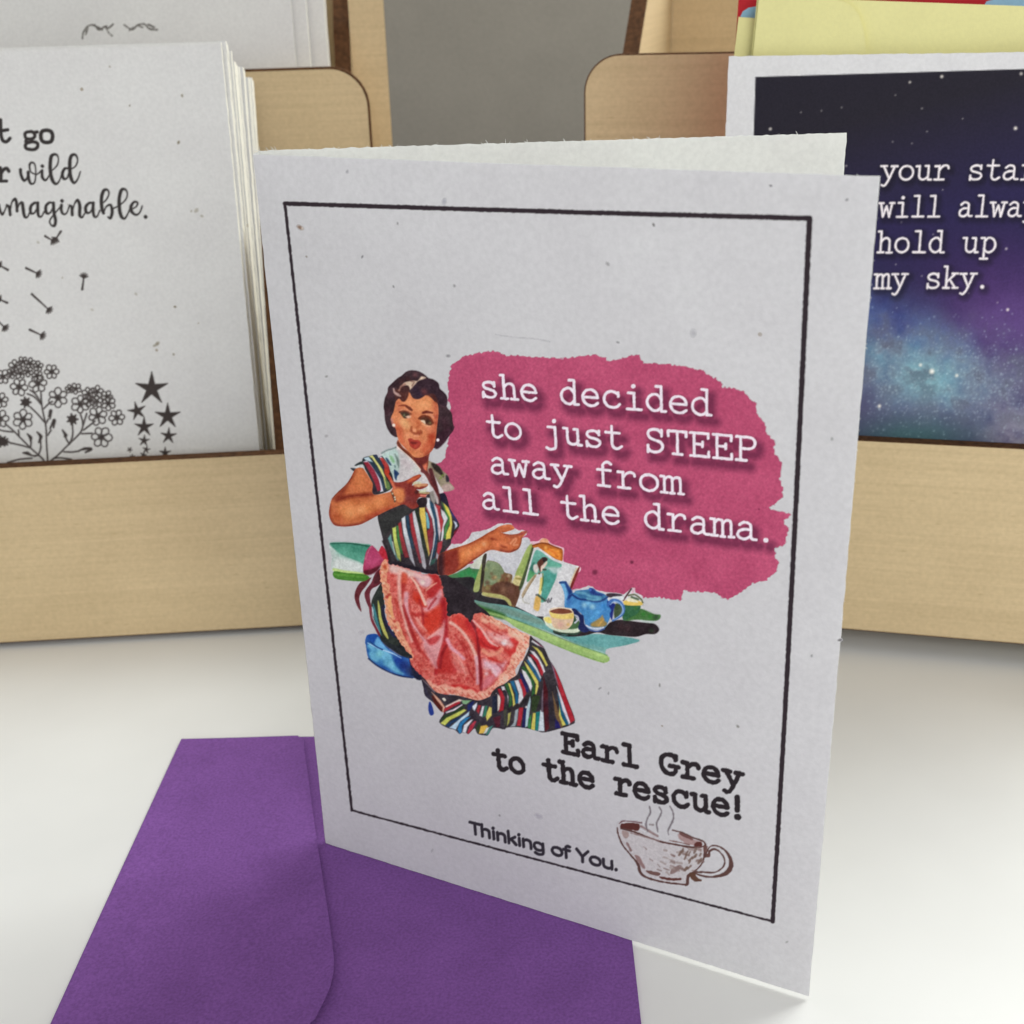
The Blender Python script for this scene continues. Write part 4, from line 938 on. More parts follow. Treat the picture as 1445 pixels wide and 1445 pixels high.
ln('H', '300,240 400,250 480,290 600,300', (104, 160, 184), 3, 3, .8); ln('H', '440,320 520,335 600,325', (110, 168, 188), 3, 3, .8)
for t_, col, r in (('400,400', (156, 198, 214), 7), ('500,420', (160, 202, 212), 7), ('450,380', (118, 176, 208), 6), ('300,400', (84, 148, 200), 8), ('640,420', (58, 130, 196), 9), ('560,500', (84, 154, 204), 9), ('430,500', (72, 134, 180), 8), ('500,580', (86, 158, 206), 9), ('200,360', (52, 100, 164), 8), ('620,540', (44, 110, 180), 7)):
    bl('H', t_, r, col, op=.75, clip=pot)
pg('H', '480,640 540,600 600,560 630,530 650,590 690,640 640,680 500,680', (152, 128, 78), 3, clip=pot); ln('H', '580,660 620,610 640,580', (186, 146, 80), 2, 2)
ln('H', '420,660 480,690 560,700 640,690', (196, 200, 214), 2.2, 1.6); ln('H', '450,715 560,735 650,705', (60, 82, 140), 2, 1.6)
pg('H', '780,400 860,390 880,470 820,570 780,560', (58, 74, 50), 2)
pg('H', '690,350 740,370 790,390 770,470 750,590 720,520 740,470 700,400', (26, 40, 112), 1.8)
ln('H', '700,400 745,345 820,350 880,400 898,470 860,540 760,600', (60, 100, 164), [4, 4.5, 5, 4.5, 4, 3.5, 2.5], 1.6); ln('H', '730,395 780,355 850,380 886,440 880,510 780,585', (140, 170, 204), [1, 1.5, 1.8, 1.5, 1.4, 1], 1.3, .9)
# cup in front with saucer
pg('V', '660,600 700,590 730,640 860,660 905,650 880,690 780,690 700,660', (196, 206, 184), 1.6); pg('V', '664,600 700,592 725,625 690,630', (214, 196, 110), 1.6)
pg('V', '840,620 880,610 900,650 850,670 800,660', (62, 92, 58), 2)
pg('H', '240,450 290,450 350,510 390,540 400,640 460,720 400,750 320,700 340,600 260,520', (24, 32, 78), 1.6)
ln('H', '262,525 310,545 320,585 280,625', (176, 180, 196), 2.4, 1.4); pg('H', '245,520 285,550 290,600 240,620', (40, 66, 52), 1.8)
cup = pg('V', '700,545 760,530 830,540 855,570 848,630 815,668 770,672 725,655 710,600', (204, 176, 150), 1.2, mask=True)
pg('V', '700,548 720,560 780,575 850,568 850,600 780,605 712,590', (212, 186, 106), 2.4, clip=cup); bl('V', '770,640', 7, (206, 160, 150), op=.8, clip=cup); bl('V', '820,640', 4, (190, 150, 80), op=.7, clip=cup)
pg('V', '706,550 760,536 826,545 846,562 780,572 720,565', (112, 62, 44), 1.3); ln('V', '704,548 760,532 828,541 848,560', (210, 196, 176), 1.3, 1.2)
# blue handbag behind the chair
bag = pg('M', '518,520 560,495 640,492 680,520 740,620 850,710 950,770 1080,800 1150,950 1230,1045 1100,1052 930,1020 760,950 640,880 545,805 510,640 500,590', (38, 84, 152), 1.3, mask=True)
pg('M', '540,610 700,670 820,740 860,830 900,910 990,1000 900,990 760,900 640,850 560,790', (98, 164, 196), 4, clip=bag)
for t_, col, r in (('680,740', (112, 178, 190), 9), ('620,700', (86, 150, 190), 8), ('840,880', (120, 184, 210), 7), ('700,860', (52, 110, 168), 8), ('930,830', (28, 60, 146), 10), ('1000,900', (26, 40, 104), 12), ('1080,960', (22, 28, 66), 12), ('1120,1010', (20, 24, 50), 9), ('540,700', (30, 84, 150), 6)):
    bl('M', t_, r, col, op=.85, clip=bag)
pg('M', '518,525 570,498 640,495 650,560 600,600 560,590', (30, 78, 156), 2); pg('M', '655,535 690,560 790,690 900,760 800,720 690,680 620,620', (96, 158, 204), 2.5, clip=bag)
ln('M', '530,605 640,660 740,700 850,740 960,800', (168, 196, 226), [1, 1.6, 1.6, 1.6, .8], 1.4, .9); ln('M', '560,590 640,650 720,690', (24, 62, 120), 2, 1.6)
ln('M', '545,805 640,885 760,955 930,1022 1100,1050', (22, 40, 84), 2, 1.4); pg('M', '680,510 740,560 960,700 1080,800 960,770 840,700 740,620', (24, 30, 64), 2.5)
# skirt strip at the back
pg('M', '740,300 960,450 1130,760 1160,830 1060,800 950,760 850,690 740,610 690,520', (30, 34, 38), 2)
pg('M', '1060,790 1160,800 1240,1050 1130,1050', (22, 26, 48), 2)
sk = pg('E', '400,640 300,800 250,930 260,1080 300,1250 380,1400 480,1500 640,1560 620,1440 520,1250 470,1100 440,930 420,760', (38, 44, 40), 1.3, mask=True)
pg('E', '255,1000 300,1240 380,1390 370,1340 290,1180 285,1040', (186, 196, 204), 1.3, clip=sk)
pg('E', '270,960 300,1000 350,1200 400,1400 370,1360 300,1180', (58, 116, 124), 2, clip=sk)
pg('E', '345,900 380,1000 400,1150 460,1320 500,1460 440,1400 380,1250 350,1080', (172, 172, 92), 1.6, clip=sk)
pg('E', '430,960 470,1050 500,1200 560,1340 620,1440 540,1400 440,1180 410,1040', (26, 30, 64), 2.4, clip=sk); ln('E', '400,1000 430,1180 480,1340', (30, 28, 44), 3, 2, .9, sk)
pg('E', '445,1010 490,1050 520,1200 570,1340 545,1330 480,1200 450,1100', (190, 188, 184), 1.4)
# ribbons and bow
pg('E', '250,565 170,610 90,640 30,730 5,830 20,920 60,1010 105,1060 85,950 75,860 110,770 180,680', (92, 34, 42), 1.2)
pg('E', '310,500 400,440 420,600 350,680 260,730 230,800 235,900 250,1000 215,1000 170,900 150,800 190,720 250,640', (92, 30, 42), 1.2); pg('E', '300,560 380,480 400,600 300,660', (62, 20, 26), 4, op=.8)
pg('E', '215,980 250,990 265,1150 320,1270 380,1390 360,1420 300,1310 240,1180', (112, 40, 52), 1.4)
pg('E', '250,100 300,130 360,185 400,105 440,140 500,220 500,330 480,350 380,400 300,470 230,520 150,510 130,420 150,300 180,180', (158, 54, 88), 1.3)
pg('E', '360,190 400,110 440,140 505,225 495,330 430,300 380,230', (164, 30, 46), 2); pg('E', '140,470 250,440 380,390 340,470 230,525 160,520', (84, 20, 34), 3)
pg('E', '240,140 330,200 360,330 240,390 170,400 180,250', (172, 64, 104), 6, op=.8); ln('E', '250,110 200,200 170,300', (188, 120, 140), 1.6, 2, .6)
# bodice
bod = pg('D', '30,640 110,560 250,460 400,420 500,540 600,420 680,390 740,330 820,300 870,340 930,345 970,400 1020,560 1130,740 1130,820 1040,960 1020,1040 950,1130 900,1260 860,1430 700,1400 500,1370 330,1330 200,1290 160,1150 110,1000 80,880', (48, 42, 46), 1.2, mask=True)
pg('D', '50,690 300,560 480,560 350,700 220,820 130,920 90,860', (42, 42, 42), 5, clip=bod)
ST = [('170,960 210,900 250,1100 330,1260 300,1260 230,1120', (90, 134, 132)), ('225,1000 240,1010 270,1180 260,1180', (196, 206, 196)),
      ('230,820 280,800 290,950 340,1150 345,1270 300,1220 260,1060 240,920', (182, 196, 98)), ('285,790 320,780 330,950 380,1100 370,1180 340,1150 300,980', (52, 110, 58)),
      ('310,760 350,730 370,900 420,1080 460,1220 400,1220 360,1100 330,930', (150, 46, 50)), ('355,690 405,655 415,800 470,970 480,1060 540,1340 470,1240 420,1050 380,880', (196, 200, 206)),
      ('410,655 450,640 470,850 510,1000 530,1110 490,1090 440,900', (34, 60, 80)), ('460,640 505,600 520,760 570,960 590,1110 640,1300 600,1290 540,1080 490,880', (152, 46, 54)),
      ('505,600 535,580 590,750 600,830 640,1030 690,1330 680,1390 640,1340 600,1140 545,860 520,740', (190, 190, 196)), ('535,560 570,560 640,800 690,1060 720,1240 690,1230 640,1080 600,850', (34, 44, 34)),
      ('600,540 670,540 690,680 695,830 720,1000 745,1160 725,1200 690,1060 640,820 600,620', (206, 180, 88)), ('680,600 710,620 740,760 740,830 700,820 690,700', (106, 164, 180)),
      ('680,530 720,560 770,700 790,860 780,1060 740,1170 700,860 740,820 740,700', (142, 46, 58)), ('680,400 740,410 760,520 820,690 850,860 800,1060 740,1330 730,1310 780,1080 800,870 770,690 700,540', (200, 200, 206)),
      ('735,440 790,490 830,600 865,720 860,900 800,1200 770,1240 820,900 800,700 750,540', (32, 62, 84)), ('815,490 880,520 890,640 925,720 920,860 870,880 850,700', (158, 48, 56)),
      ('790,470 840,560 870,720 890,860 870,990 850,860 840,700', (198, 184, 192)), ('890,560 940,600 1000,640 980,700 930,800 930,900 910,1000 890,990 905,840 930,720 900,640', (200, 200, 204)),
      ('900,460 960,560 1010,640 1020,720 960,900 960,960 930,960 940,800 990,700 950,620', (60, 116, 60)), ('920,470 990,500 1000,545 1030,640 1045,760 1020,960 960,975 960,900 1010,780 1010,680 960,580', (202, 190, 84)),
      ('1060,720 1100,740 1118,790 1080,830 1085,780', (176, 186, 206)), ('990,540 1060,620 1120,740 1100,740 1040,640', (46, 40, 96)), ('1070,870 1130,810 1110,900 1050,970', (122, 28, 48)),
      ('850,1020 910,990 905,1080 860,1190 835,1150', (156, 46, 56)), ('830,1150 870,1200 850,1250 820,1230', (150, 140, 150)), ('760,1250 830,1230 800,1300 740,1330', (52, 86, 78))]
for t_, col in ST: pg('D', t_, col, 2.0, clip=bod, sm=False)
pg('D', '340,1000 560,1000 760,880 790,900 720,1200 760,1380 300,1290 260,1180', (40, 28, 40), 22, op=.28, clip=bod)
pg('D', '560,470 690,400 690,500 600,540 570,520', (34, 24, 28), 2); ln('D', '200,1290 330,1320 500,1360 700,1410 860,1430', (28, 22, 32), 6, 2); ln('D', '110,1000 170,1150 200,1290', (34, 26, 30), 4, 2)
pg('D', '880,350 940,345 975,420 1000,540 950,500 890,440 870,400', (28, 24, 42), 1.6)
# collar right
pg('B', '880,830 940,840 1100,930 1160,1010 1270,1110 1300,1230 1390,1370 1190,1420 1100,1300 960,1100 900,1000', (136, 124, 104), 1.4)
pg('B', '950,870 1060,900 1150,1000 1190,1140 1120,1090 1000,990', (46, 38, 34), 2.5); pg('B', '1230,1110 1280,1130 1300,1220 1240,1230', (38, 30, 42), 2); bl('B', '1170,1110 1130,1160', 3, (120, 138, 70))
pg('B', '1280,1270 1390,1370 1250,1420 1180,1400 1150,1320', (168, 144, 138), 3); pg('B', '930,1060 980,1060 1100,1280 1190,1420 1130,1460 1060,1440 1000,1240', (202, 196, 200), 1.8)
pg('B', '890,850 930,900 940,1060 880,1020', (150, 138, 118), 2)
# neck
nk = pg('B', '310,420 400,560 600,700 700,760 870,700 930,640 900,760 890,900 880,1020 940,1150 1020,1300 1060,1460 1000,1340 800,1060 600,830 480,700 310,560 285,470', (132, 62, 42), 1.4, mask=True)
pg('B', '620,760 860,720 900,800 820,900 700,880', (104, 38, 36), 4, clip=nk); pg('B', '780,940 840,880 870,900 850,1030 800,1000', (196, 104, 80), 3, clip=nk)
pg('B', '640,840 760,980 900,1180 1010,1350 1060,1460 1090,1460 1000,1250 900,1080 830,1030 760,900', (92, 38, 42), 2.4); ln('B', '300,480 400,620 560,770', (92, 40, 26), 3, 2)
# collar left
cl = pg('B', '-20,680 100,620 200,580 290,555 350,610 480,740 600,830 700,960 850,1150 1000,1340 1060,1470 960,1445 830,1430 700,1300 720,1190 560,1160 400,1210 280,1220 180,1110 100,980 0,770', (188, 182, 184), 1.3, mask=True)
pg('B', '0,690 200,600 260,600 320,700 330,960 300,1100 270,1210 180,1100 100,900 0,780', (170, 190, 186), 4, clip=cl)
pg('B', '240,690 300,760 330,850 320,960 290,900 270,800', (106, 122, 116), 2.5); pg('B', '140,740 190,740 240,840 220,870 170,820', (120, 164, 122), 3)
pg('B', '60,765 110,790 175,900 150,915 90,850', (44, 66, 92), 1.8); pg('B', '225,1010 260,1010 325,1075 290,1120 270,1200 235,1150', (36, 60, 98), 1.8); pg('B', '230,910 260,930 255,960 235,950', (92, 116, 116), 2)
ln('B', '-10,680 80,625 200,590 260,565', (112, 128, 128), 2, 1.6); ln('B', '290,555 400,650 600,830 760,1030', (214, 196, 186), 1.5, 1.4)
bl('B', '430,850 520,930', 9, (166, 154, 158), op=.7, clip=cl); bl('B', '650,1000 900,1340', 8, (202, 206, 200), op=.7, clip=cl)
# sleeve
sl = pg('C', '640,190 740,160 860,135 900,190 960,160 1060,300 1100,420 1130,480 1160,640 1110,720 1000,780 840,820 780,770 790,640 720,480 640,330 620,260', (36, 40, 44), 1.2, mask=True)
for t_, col in (('630,260 700,230 800,340 900,480 970,640 980,760 930,770 920,640 860,480 760,350 690,280', (196, 192, 206)), ('640,265 720,260 830,400 900,560 940,740 880,760 840,640 770,480 690,340', (134, 36, 52)),
                ('650,190 740,175 840,300 930,440 1000,620 1010,740 980,740 930,560 830,400 740,260', (36, 54, 70)), ('730,160 800,140 860,240 960,380 1030,560 1060,700 1020,700 980,520 880,330 790,200', (196, 194, 120)),
                ('810,150 870,135 920,210 990,330 980,370 900,260', (34, 34, 70)), ('900,170 940,165 1050,300 1060,330 1000,290', (200, 196, 210)), ('920,190 970,190 1080,330 1090,440 1040,500 1000,460 990,340', (158, 48, 46)), ('640,190 730,175 800,260 740,250 680,230', (176, 196, 206)),
                ('760,520 800,600 860,760 920,790 800,800 790,640', (44, 34, 44)), ('1000,520 1080,620 1110,720 1040,740', (82, 106, 58)), ('800,140 900,180 1000,360 980,380 880,250', (30, 44, 60))):
    pg('C', t_, col, 2.0, clip=sl, sm=False)
bl('C', '1040,430', 5, (196, 62, 40), op=.9, clip=sl)
pg('C', '490,320 560,270 630,250 640,300 560,330', (44, 50, 52), 1.3); pg('C', '500,340 620,300 660,370 600,365 510,370', (186, 190, 192), 1.5); pg('C', '420,365 500,370 520,385 480,420', (44, 50, 58), 1.3)
# raised arm
arm = pg('C', '480,420 520,370 620,360 680,430 760,560 800,640 790,770 840,820 1010,790 1110,760 1200,700 1330,800 1380,900 1290,980 1100,1060 900,1160 700,1270 560,1330 350,1358 200,1350 130,1320 75,1230 55,1120 75,980 110,880 220,760 350,640 430,520', (178, 96, 58), 1.3, mask=True)
pg('C', '400,560 560,400 640,420 760,620 770,760 600,800 400,800 300,760', (190, 106, 66), 10, clip=arm, op=.9); bl('C', '560,520 600,640', 13, (200, 120, 74), op=.6, clip=arm)
pg('C', '110,900 220,760 350,640 480,420 500,440 440,560 380,680 300,820 200,900', (132, 54, 34), 6, clip=arm)
pg('C', '200,860 350,820 560,800 780,780 840,820 700,850 500,860 330,900 180,940', (116, 40, 24), 5, clip=arm, op=.95)
bl('C', '300,1060 420,1010 500,1120 650,1020 700,1080 850,960 960,920 360,1170', 15, (214, 136, 82), op=.55, clip=arm); bl('C', '420,1130 600,1080', 11, (222, 154, 104), op=.6, clip=arm)
ln('C', '60,1000 60,1150 110,1290 220,1345 360,1352 560,1325 700,1265 880,1165', (104, 32, 28), 3.5, 5, .9, arm); ln('C', '700,1200 860,1140 1000,1080 1150,1040', (156, 60, 38), 5, 6, .8, arm); ln('C', '110,880 200,780 330,660 440,520', (84, 32, 28), 2, 2, .8, arm)
bl('C', '240,1240 150,1180', 10, (172, 84, 50), op=.7, clip=arm)
# hand on the chest
hd = pg('D', '150,80 190,100 230,170 280,195 360,190 440,160 540,110 600,90 625,105 590,150 520,200 500,240 560,230 700,215 705,250 620,290 560,290 600,320 640,330 730,330 740,350 690,370 680,400 600,400 560,460 590,520 500,560 400,500 340,500 290,470 240,420 220,330 240,260 200,190', (128, 48, 40), 1.3, mask=True)
pg('D', '230,300 290,270 380,290 415,370 400,440 340,480 290,470 260,400', (198, 118, 72), 5); ln('D', '170,90 220,180 260,270', (192, 96, 70), [2, 4, 4], 2.4); ln('D', '150,40 155,80 200,150', (176, 62, 40), 4, 2.5)
ln('D', '450,190 530,140 600,105', (178, 82, 52), [4, 5, 3], 2.5); ln('D', '540,240 600,235 690,230', (186, 132, 96), [4, 5, 3], 2.5); bl('D', '590,245', 3.5, (206, 160, 120)); ln('D', '600,335 660,340 730,342', (164, 150, 108), [2, 3, 2], 2)
ln('D', '520,210 560,200 610,205', (186, 184, 140), 2.5, 2.4, .8); ln('D', '610,320 670,315 680,300', (196, 200, 168), 3, 2.2, .9)
bl('D', '480,260 440,340 520,380', 9, (112, 36, 36), op=.7, clip=hd); bl('D', '560,330', 5, (52, 22, 24), op=.8); ln('D', '620,375 680,380', (206, 120, 104), 2.6, 2); bl('D', '440,420 520,450', 9, (104, 42, 44), op=.7, clip=hd); pg('D', '570,430 660,410 700,480 640,530 580,500', (34, 24, 30), 2)
ln('D', '220,330 250,390 265,460', (86, 70, 54), 2, 1.6); bl('D', '265,400 270,430', 2.2, (206, 200, 178)); bl('D', '235,350', 2, (196, 186, 150))
pg('D', '740,340 800,320 820,440 800,480 760,440', (136, 130, 126), 2); ln('D', '750,30 820,260 870,420', (82, 36, 40), [6, 6, 3], 2.2); ln('D', '640,40 700,80 760,210 820,300 860,480', (96, 40, 42), [5, 5, 4, 4, 2], 2)
pg('D', '790,300 850,400 860,480 830,470', (178, 166, 166), 2)
# forearm stretched to the right
fa_ = pg('F', '-10,560 100,490 250,440 430,380 590,300 720,220 800,180 860,140 950,110 1040,105 1090,150 1070,180 940,220 900,215 960,240 1060,250 1160,235 1200,205 1270,210 1240,260 1205,300 1190,380 1150,460 1060,505 1000,515 900,500 790,475 700,490 600,560 460,650 340,740 200,820 90,850 10,840 -20,760', (176, 90, 54), 1.3, mask=True)
pg('F', '-10,560 100,490 250,460 300,540 290,700 200,820 60,850 -10,800', (128, 46, 36), 5, clip=fa_); pg('F', '-20,560 60,500 60,850 -20,820', (60, 30, 34), 6, clip=fa_)
pg('F', '300,500 480,430 640,350 720,380 600,470 440,580 320,660', (206, 122, 72), 9, clip=fa_); bl('F', '420,520 560,450 660,390', 8, (216, 140, 90), op=.6, clip=fa_); bl('F', '650,390', 5, (206, 160, 130), op=.5, clip=fa_)
ln('F', '100,490 250,440 430,380 590,300 720,220 820,175', (140, 60, 34), 4, 3.5, .85, fa_); ln('F', '200,820 340,740 460,650 600,560 700,490', (104, 42, 28), 3, 3, .85, fa_)
ln('F', '760,310 860,350 900,400 980,440', (132, 52, 32), [3, 4, 5, 2], 2.5, .9, fa_); pg('F', '790,340 880,330 1000,400 1060,440 960,420 900,400 860,440 780,400', (196, 106, 66), 4, clip=fa_)
bl('F', '840,240 900,300 960,340', 6, (200, 110, 66), op=.7, clip=fa_); ln('F', '920,220 1000,270 1080,290 1150,260', (146, 66, 42), 3, 3, .8, fa_); ln('F', '1040,380 1100,310 1120,330 1080,400 1140,400', (208, 140, 104), 2.4, 2.4, .8, fa_)
ln('F', '1060,500 1150,455 1190,380 1205,300', (104, 52, 40), 2.2, 2, .85, fa_); ln('F', '960,240 1060,255 1160,235', (118, 50, 40), 2, 2, .8, fa_); ln('F', '1180,250 1265,212', (142, 54, 52), 3.5, 2, .9); ln('F', '900,480 1000,505 1080,490', (120, 46, 36), 4, 3.5, .8, fa_); ln('F', '880,130 980,120 1070,150', (196, 106, 66), 4, 3, .8, fa_)
bl('F', '960,110', 4, (208, 150, 120), op=.5, clip=fa_)
# head: hair, face
hr = pg('A', '560,98 700,115 820,180 900,250 990,275 1080,340 1110,430 1105,470 1180,510 1260,620 1250,800 1330,900 1360,980 1365,1080 1385,1190 1375,1260 1320,1340 1240,1445 1100,1560 1010,1610 900,1560 880,1445 300,1400 230,1385 160,1330 90,1210 50,1060 40,900 25,800 50,640 100,530 115,430 200,340 300,250 380,200 460,130', (50, 32, 38), 1.3, mask=True)
pg('B', '1080,300 1380,150 1370,250 1300,330 1220,460 1080,590 1010,570 1000,480 1040,400', (54, 28, 40), 2)
bl('A', '150,560 120,900', 10, (78, 44, 54), op=.5, clip=hr); bl('A', '1190,760', 8, (88, 50, 62), op=.6, clip=hr); bl('A', '1240,1200 1200,1080', 10, (66, 38, 48), op=.6, clip=hr); bl('A', '640,190', 6, (98, 58, 62), op=.7, clip=hr); bl('A', '500,270 380,320', 7, (64, 34, 34), op=.7, clip=hr)
fc = pg('A', '270,690 330,650 400,690 480,600 500,520 560,560 640,640 760,620 850,580 940,620 1010,700 1070,740 1090,900 1080,1040 1060,1200 1040,1400 1010,1560 960,1660 860,1740 760,1790 640,1790 560,1730 450,1620 340,1500 290,1380 260,1230 200,1120 170,1020 220,900', (197, 119, 80), 1.4, mask=True)
pg('A', '480,640 640,680 850,600 980,700 1010,800 840,880 700,900 560,800 420,740', (208, 134, 90), 8, clip=fc, op=.85); bl('A', '760,780 900,740', 13, (216, 146, 98), op=.55, clip=fc); bl('A', '400,1080 480,1180 440,1130', 9, (214, 160, 112), op=.7, clip=fc)
pg('A', '1000,700 1075,740 1090,900 1060,1200 1040,1400 940,1420 900,1340 1000,1200 1030,1000 1000,840', (170, 78, 54), 9, clip=fc, op=.85); pg('A', '230,1180 300,1150 400,1320 420,1450 480,1640 340,1500 290,1380', (178, 78, 50), 7, clip=fc, op=.7)
bl('A', '960,1400 940,1500', 9, (158, 54, 32), op=.85, clip=fc); bl('A', '880,1560 820,1640', 10, (176, 78, 50), op=.8, clip=fc); bl('A', '920,1240', 9, (206, 122, 92), op=.7, clip=fc); bl('A', '340,1260', 7, (176, 80, 52), op=.7, clip=fc); bl('A', '300,740 330,850', 6, (176, 92, 70), op=.7, clip=fc)
bl('A', '600,1740', 6, (212, 140, 92), op=.8, clip=fc); bl('A', '500,1400 560,1350', 9, (206, 132, 92), op=.6, clip=fc); ln('A', '860,1740 960,1650 1010,1560', (150, 58, 40), 6, 5, .9, fc); bl('A', '760,1480 700,1420', 8, (192, 108, 72), op=.5, clip=fc); bl('A', '480,1560 560,1680', 8, (190, 104, 68), op=.6, clip=fc); bl('A', '1040,1000 1050,1120', 6, (150, 62, 44), op=.8, clip=fc)
# hair front waves and highlights
pg('A', '270,690 330,640 380,700 440,690 490,600 480,500 400,420 250,480 240,620', (64, 34, 34), 2); pg('A', '240,480 330,560 350,610 400,700 450,690 500,600 520,480 470,420 380,440', (72, 36, 32), 2.5)
pg('A', '550,480 600,420 700,280 900,260 1080,340 1110,440 1180,520 1260,640 1240,800 1110,760 1060,720 980,640 920,590 850,570 800,610 700,660 600,640 550,560', (48, 30, 40), 1.8)
bl('A', '810,520', 8, (112, 58, 60), op=.7); pg('A', '860,570 1000,560 1080,700 1060,740 980,650 900,600', (84, 42, 36), 3, op=.8); bl('A', '640,470 720,560', 8, (44, 28, 46), op=.7)
pg('A', '400,380 450,330 540,310 600,300 690,300 760,220 850,240 800,270 710,300 640,370 560,460 540,470 500,400', (200, 176, 156), 2.2); ln('A', '330,480 360,420 440,370', (160, 118, 104), 3, 2.5, .9); ln('A', '220,460 240,530 300,570 350,600', (172, 140, 134), [2, 3, 4, 2], 2, .95)
ln('A', '560,310 620,330 580,400', (92, 56, 50), 2, 2, .6); pg('A', '380,430 500,410 520,470 470,520 360,520', (58, 30, 30), 3, op=.9); bl('A', '300,430', 5, (52, 30, 34))
# ears and earrings
ln('A', '180,1050 200,1130 240,1190', (186, 120, 110), 3, 2.2, .9); bl('A', '222,1165', 3.2, (232, 208, 196), hard=.3); bl('B', '1078,422', 3.3, (236, 212, 216), hard=.35)
# brows
ln('A', '320,790 420,780 480,800', (124, 52, 34), [1.2, 2.4, 3], 2); ln('A', '470,800 530,840 570,870', (98, 42, 28), [3, 4.6, 3], 1.8); ln('A', '790,925 860,910 970,925', (98, 38, 28), [3.2, 4.4, 2.4], 1.8)
# eyes
pg('A', '345,915 400,895 480,905 540,960 500,1020 430,1030 380,980', (62, 44, 34), 2.2); pg('A', '450,990 530,980 560,1010 500,1030', (206, 164, 140), 2.4); bl('A', '425,970', 3.4, (98, 104, 76), op=.95); bl('A', '470,960', 3.2, (48, 36, 28), op=.9); ln('A', '340,910 400,890 480,900 560,950', (92, 40, 26), 2.4, 1.8)
ln('A', '370,870 450,860 540,910', (196, 130, 100), 2.5, 2.5, .6)
pg('A', '710,1040 760,1000 850,990 930,1040 975,1120 960,1160 900,1170 840,1150 780,1090', (80, 48, 34), 2.2); pg('A', '745,1078 795,1062 828,1085 835,1140 800,1125', (222, 196, 170), 1.8); bl('A', '880,1090', 4.2, (44, 32, 24), op=.95); bl('A', '925,1120', 3, (112, 96, 60), op=.9)
ln('A', '710,1035 770,995 860,985 940,1040 985,1120', (106, 46, 30), 2.6, 1.8); ln('A', '860,960 930,960 990,1010', (208, 140, 112), 2.5, 2.2, .7); ln('A', '790,1140 860,1180 920,1190', (222, 168, 130), 2, 2.2, .6)
bl('A', '400,930 480,930', 5, (70, 40, 28), op=.3, clip=fc); bl('A', '880,1040 800,1010', 6, (96, 46, 32), op=.35, clip=fc); bl('A', '590,960 620,1050', 6, (178, 96, 62), op=.6, clip=fc)
# nose and mouth
ln('A', '680,1100 720,1160 680,1200', (172, 80, 50), 4, 4, .6); ln('A', '570,1200 560,1270 600,1310 680,1340 750,1310 740,1270', (136, 62, 38), [2, 3, 3, 4.5, 4, 2], 2.4, .9); bl('A', '625,1265', 3.6, (224, 156, 120), op=.9); bl('A', '700,1300', 4, (132, 50, 32), op=.7)
pg('B', '500,405 560,385 620,420 690,420 740,460 750,500 720,560 660,600 600,590 540,540 520,470', (150, 46, 36), 1.8); pg('B', '545,460 620,455 690,470 640,500 570,500', (104, 26, 22), 2.2); bl('B', '650,550', 4, (172, 62, 48), op=.8); ln('B', '560,600 640,620', (170, 90, 62), 2, 2.4, .6)
ln('B', '640,345 690,340', (216, 150, 116), 3, 3, .6)
# apron
pg('X', '620,812 668,838 670,850 690,866 690,880 655,885 645,900 620,900', (38, 30, 36), 1.2)
ap = pg('X', '536.2,806 543.5,788 549.7,795.6 557,797 571.5,801 588,807 602.7,810 616,810 622.4,821.5 626.5,838 630.7,852.7 631,869 638,868 647,865 653,867 659,872 664,880 668,868 678.7,865.5 694,871 708,879 722,886 737,892.6 749.5,898.5 745.6,905 746.5,912 739.8,921.7 738,931 733,934 727,945 727,953.7 719.4,959.5 709.7,966 702,977 699,981 690.5,987 678,988.5 665.6,987 653,984.5 640,980 628,980.5 624,979 615,981 607.5,970 599,963 595,953 591,951 583,942 578,930 583,927.5 572,915 563,902 557,893 549,880 545,868 543.5,850 541,835 539,825 537,815', (192, 84, 76), 1.4, rough=1.3, mask=True)
if True:
    apn = vnoise(Cv.X.shape, 5.5, 71) ; apn2 = vnoise(Cv.X.shape, 2.6, 73)
    t_ = np.clip((apn * .6 + apn2 * .4 - .42) * 3.5, 0, 1) * ap * .55
    Cv.rgb = Cv.rgb * (1 - t_[..., None]) + np.array([212, 128, 118.]) * t_[..., None]
    t_ = np.clip((.36 - apn2 * .5 - apn * .3) * 4, 0, 1) * ap * .5
    Cv.rgb = Cv.rgb * (1 - t_[..., None]) + np.array([150, 36, 36.]) * t_[..., None]
DR = (150, 34, 36); RD = (184, 52, 40); PK = (206, 158, 166); PE = (214, 158, 132)
pg('I', '190,160 300,170 400,205 540,260 560,330 440,330 330,300 200,260', (206, 178, 172), 6, clip=ap, op=.9)
pg('I', '540,270 700,300 760,360 740,460 640,460 560,380', (200, 156, 162), 5, clip=ap); bl('I', '640,400', 6, (216, 200, 190), op=.9, clip=ap)
pg('I', '740,300 840,300 890,420 860,560 780,640 700,560 720,480 800,420 780,360', (164, 38, 40), 4, clip=ap); ln('I', '690,510 760,450 830,410', (210, 140, 126), [2, 3, 1.5], 2)
pg('I', '700,640 800,600 880,500 910,560 870,680 780,770 700,800 640,740', (198, 134, 140), 5, clip=ap)
pg('I', '520,520 600,560 640,640 700,720 660,740 560,680 510,620', RD, 4, clip=ap); bl('I', '570,620', 7, (186, 48, 30), op=.9, clip=ap)
pg('I', '690,830 860,720 950,640 970,860 900,960 800,1060 720,1100 640,1000 640,900', (192, 56, 42), 6, clip=ap); pg('I', '880,640 960,640 985,900 900,960 900,800', (150, 28, 40), 7, clip=ap, op=.8)
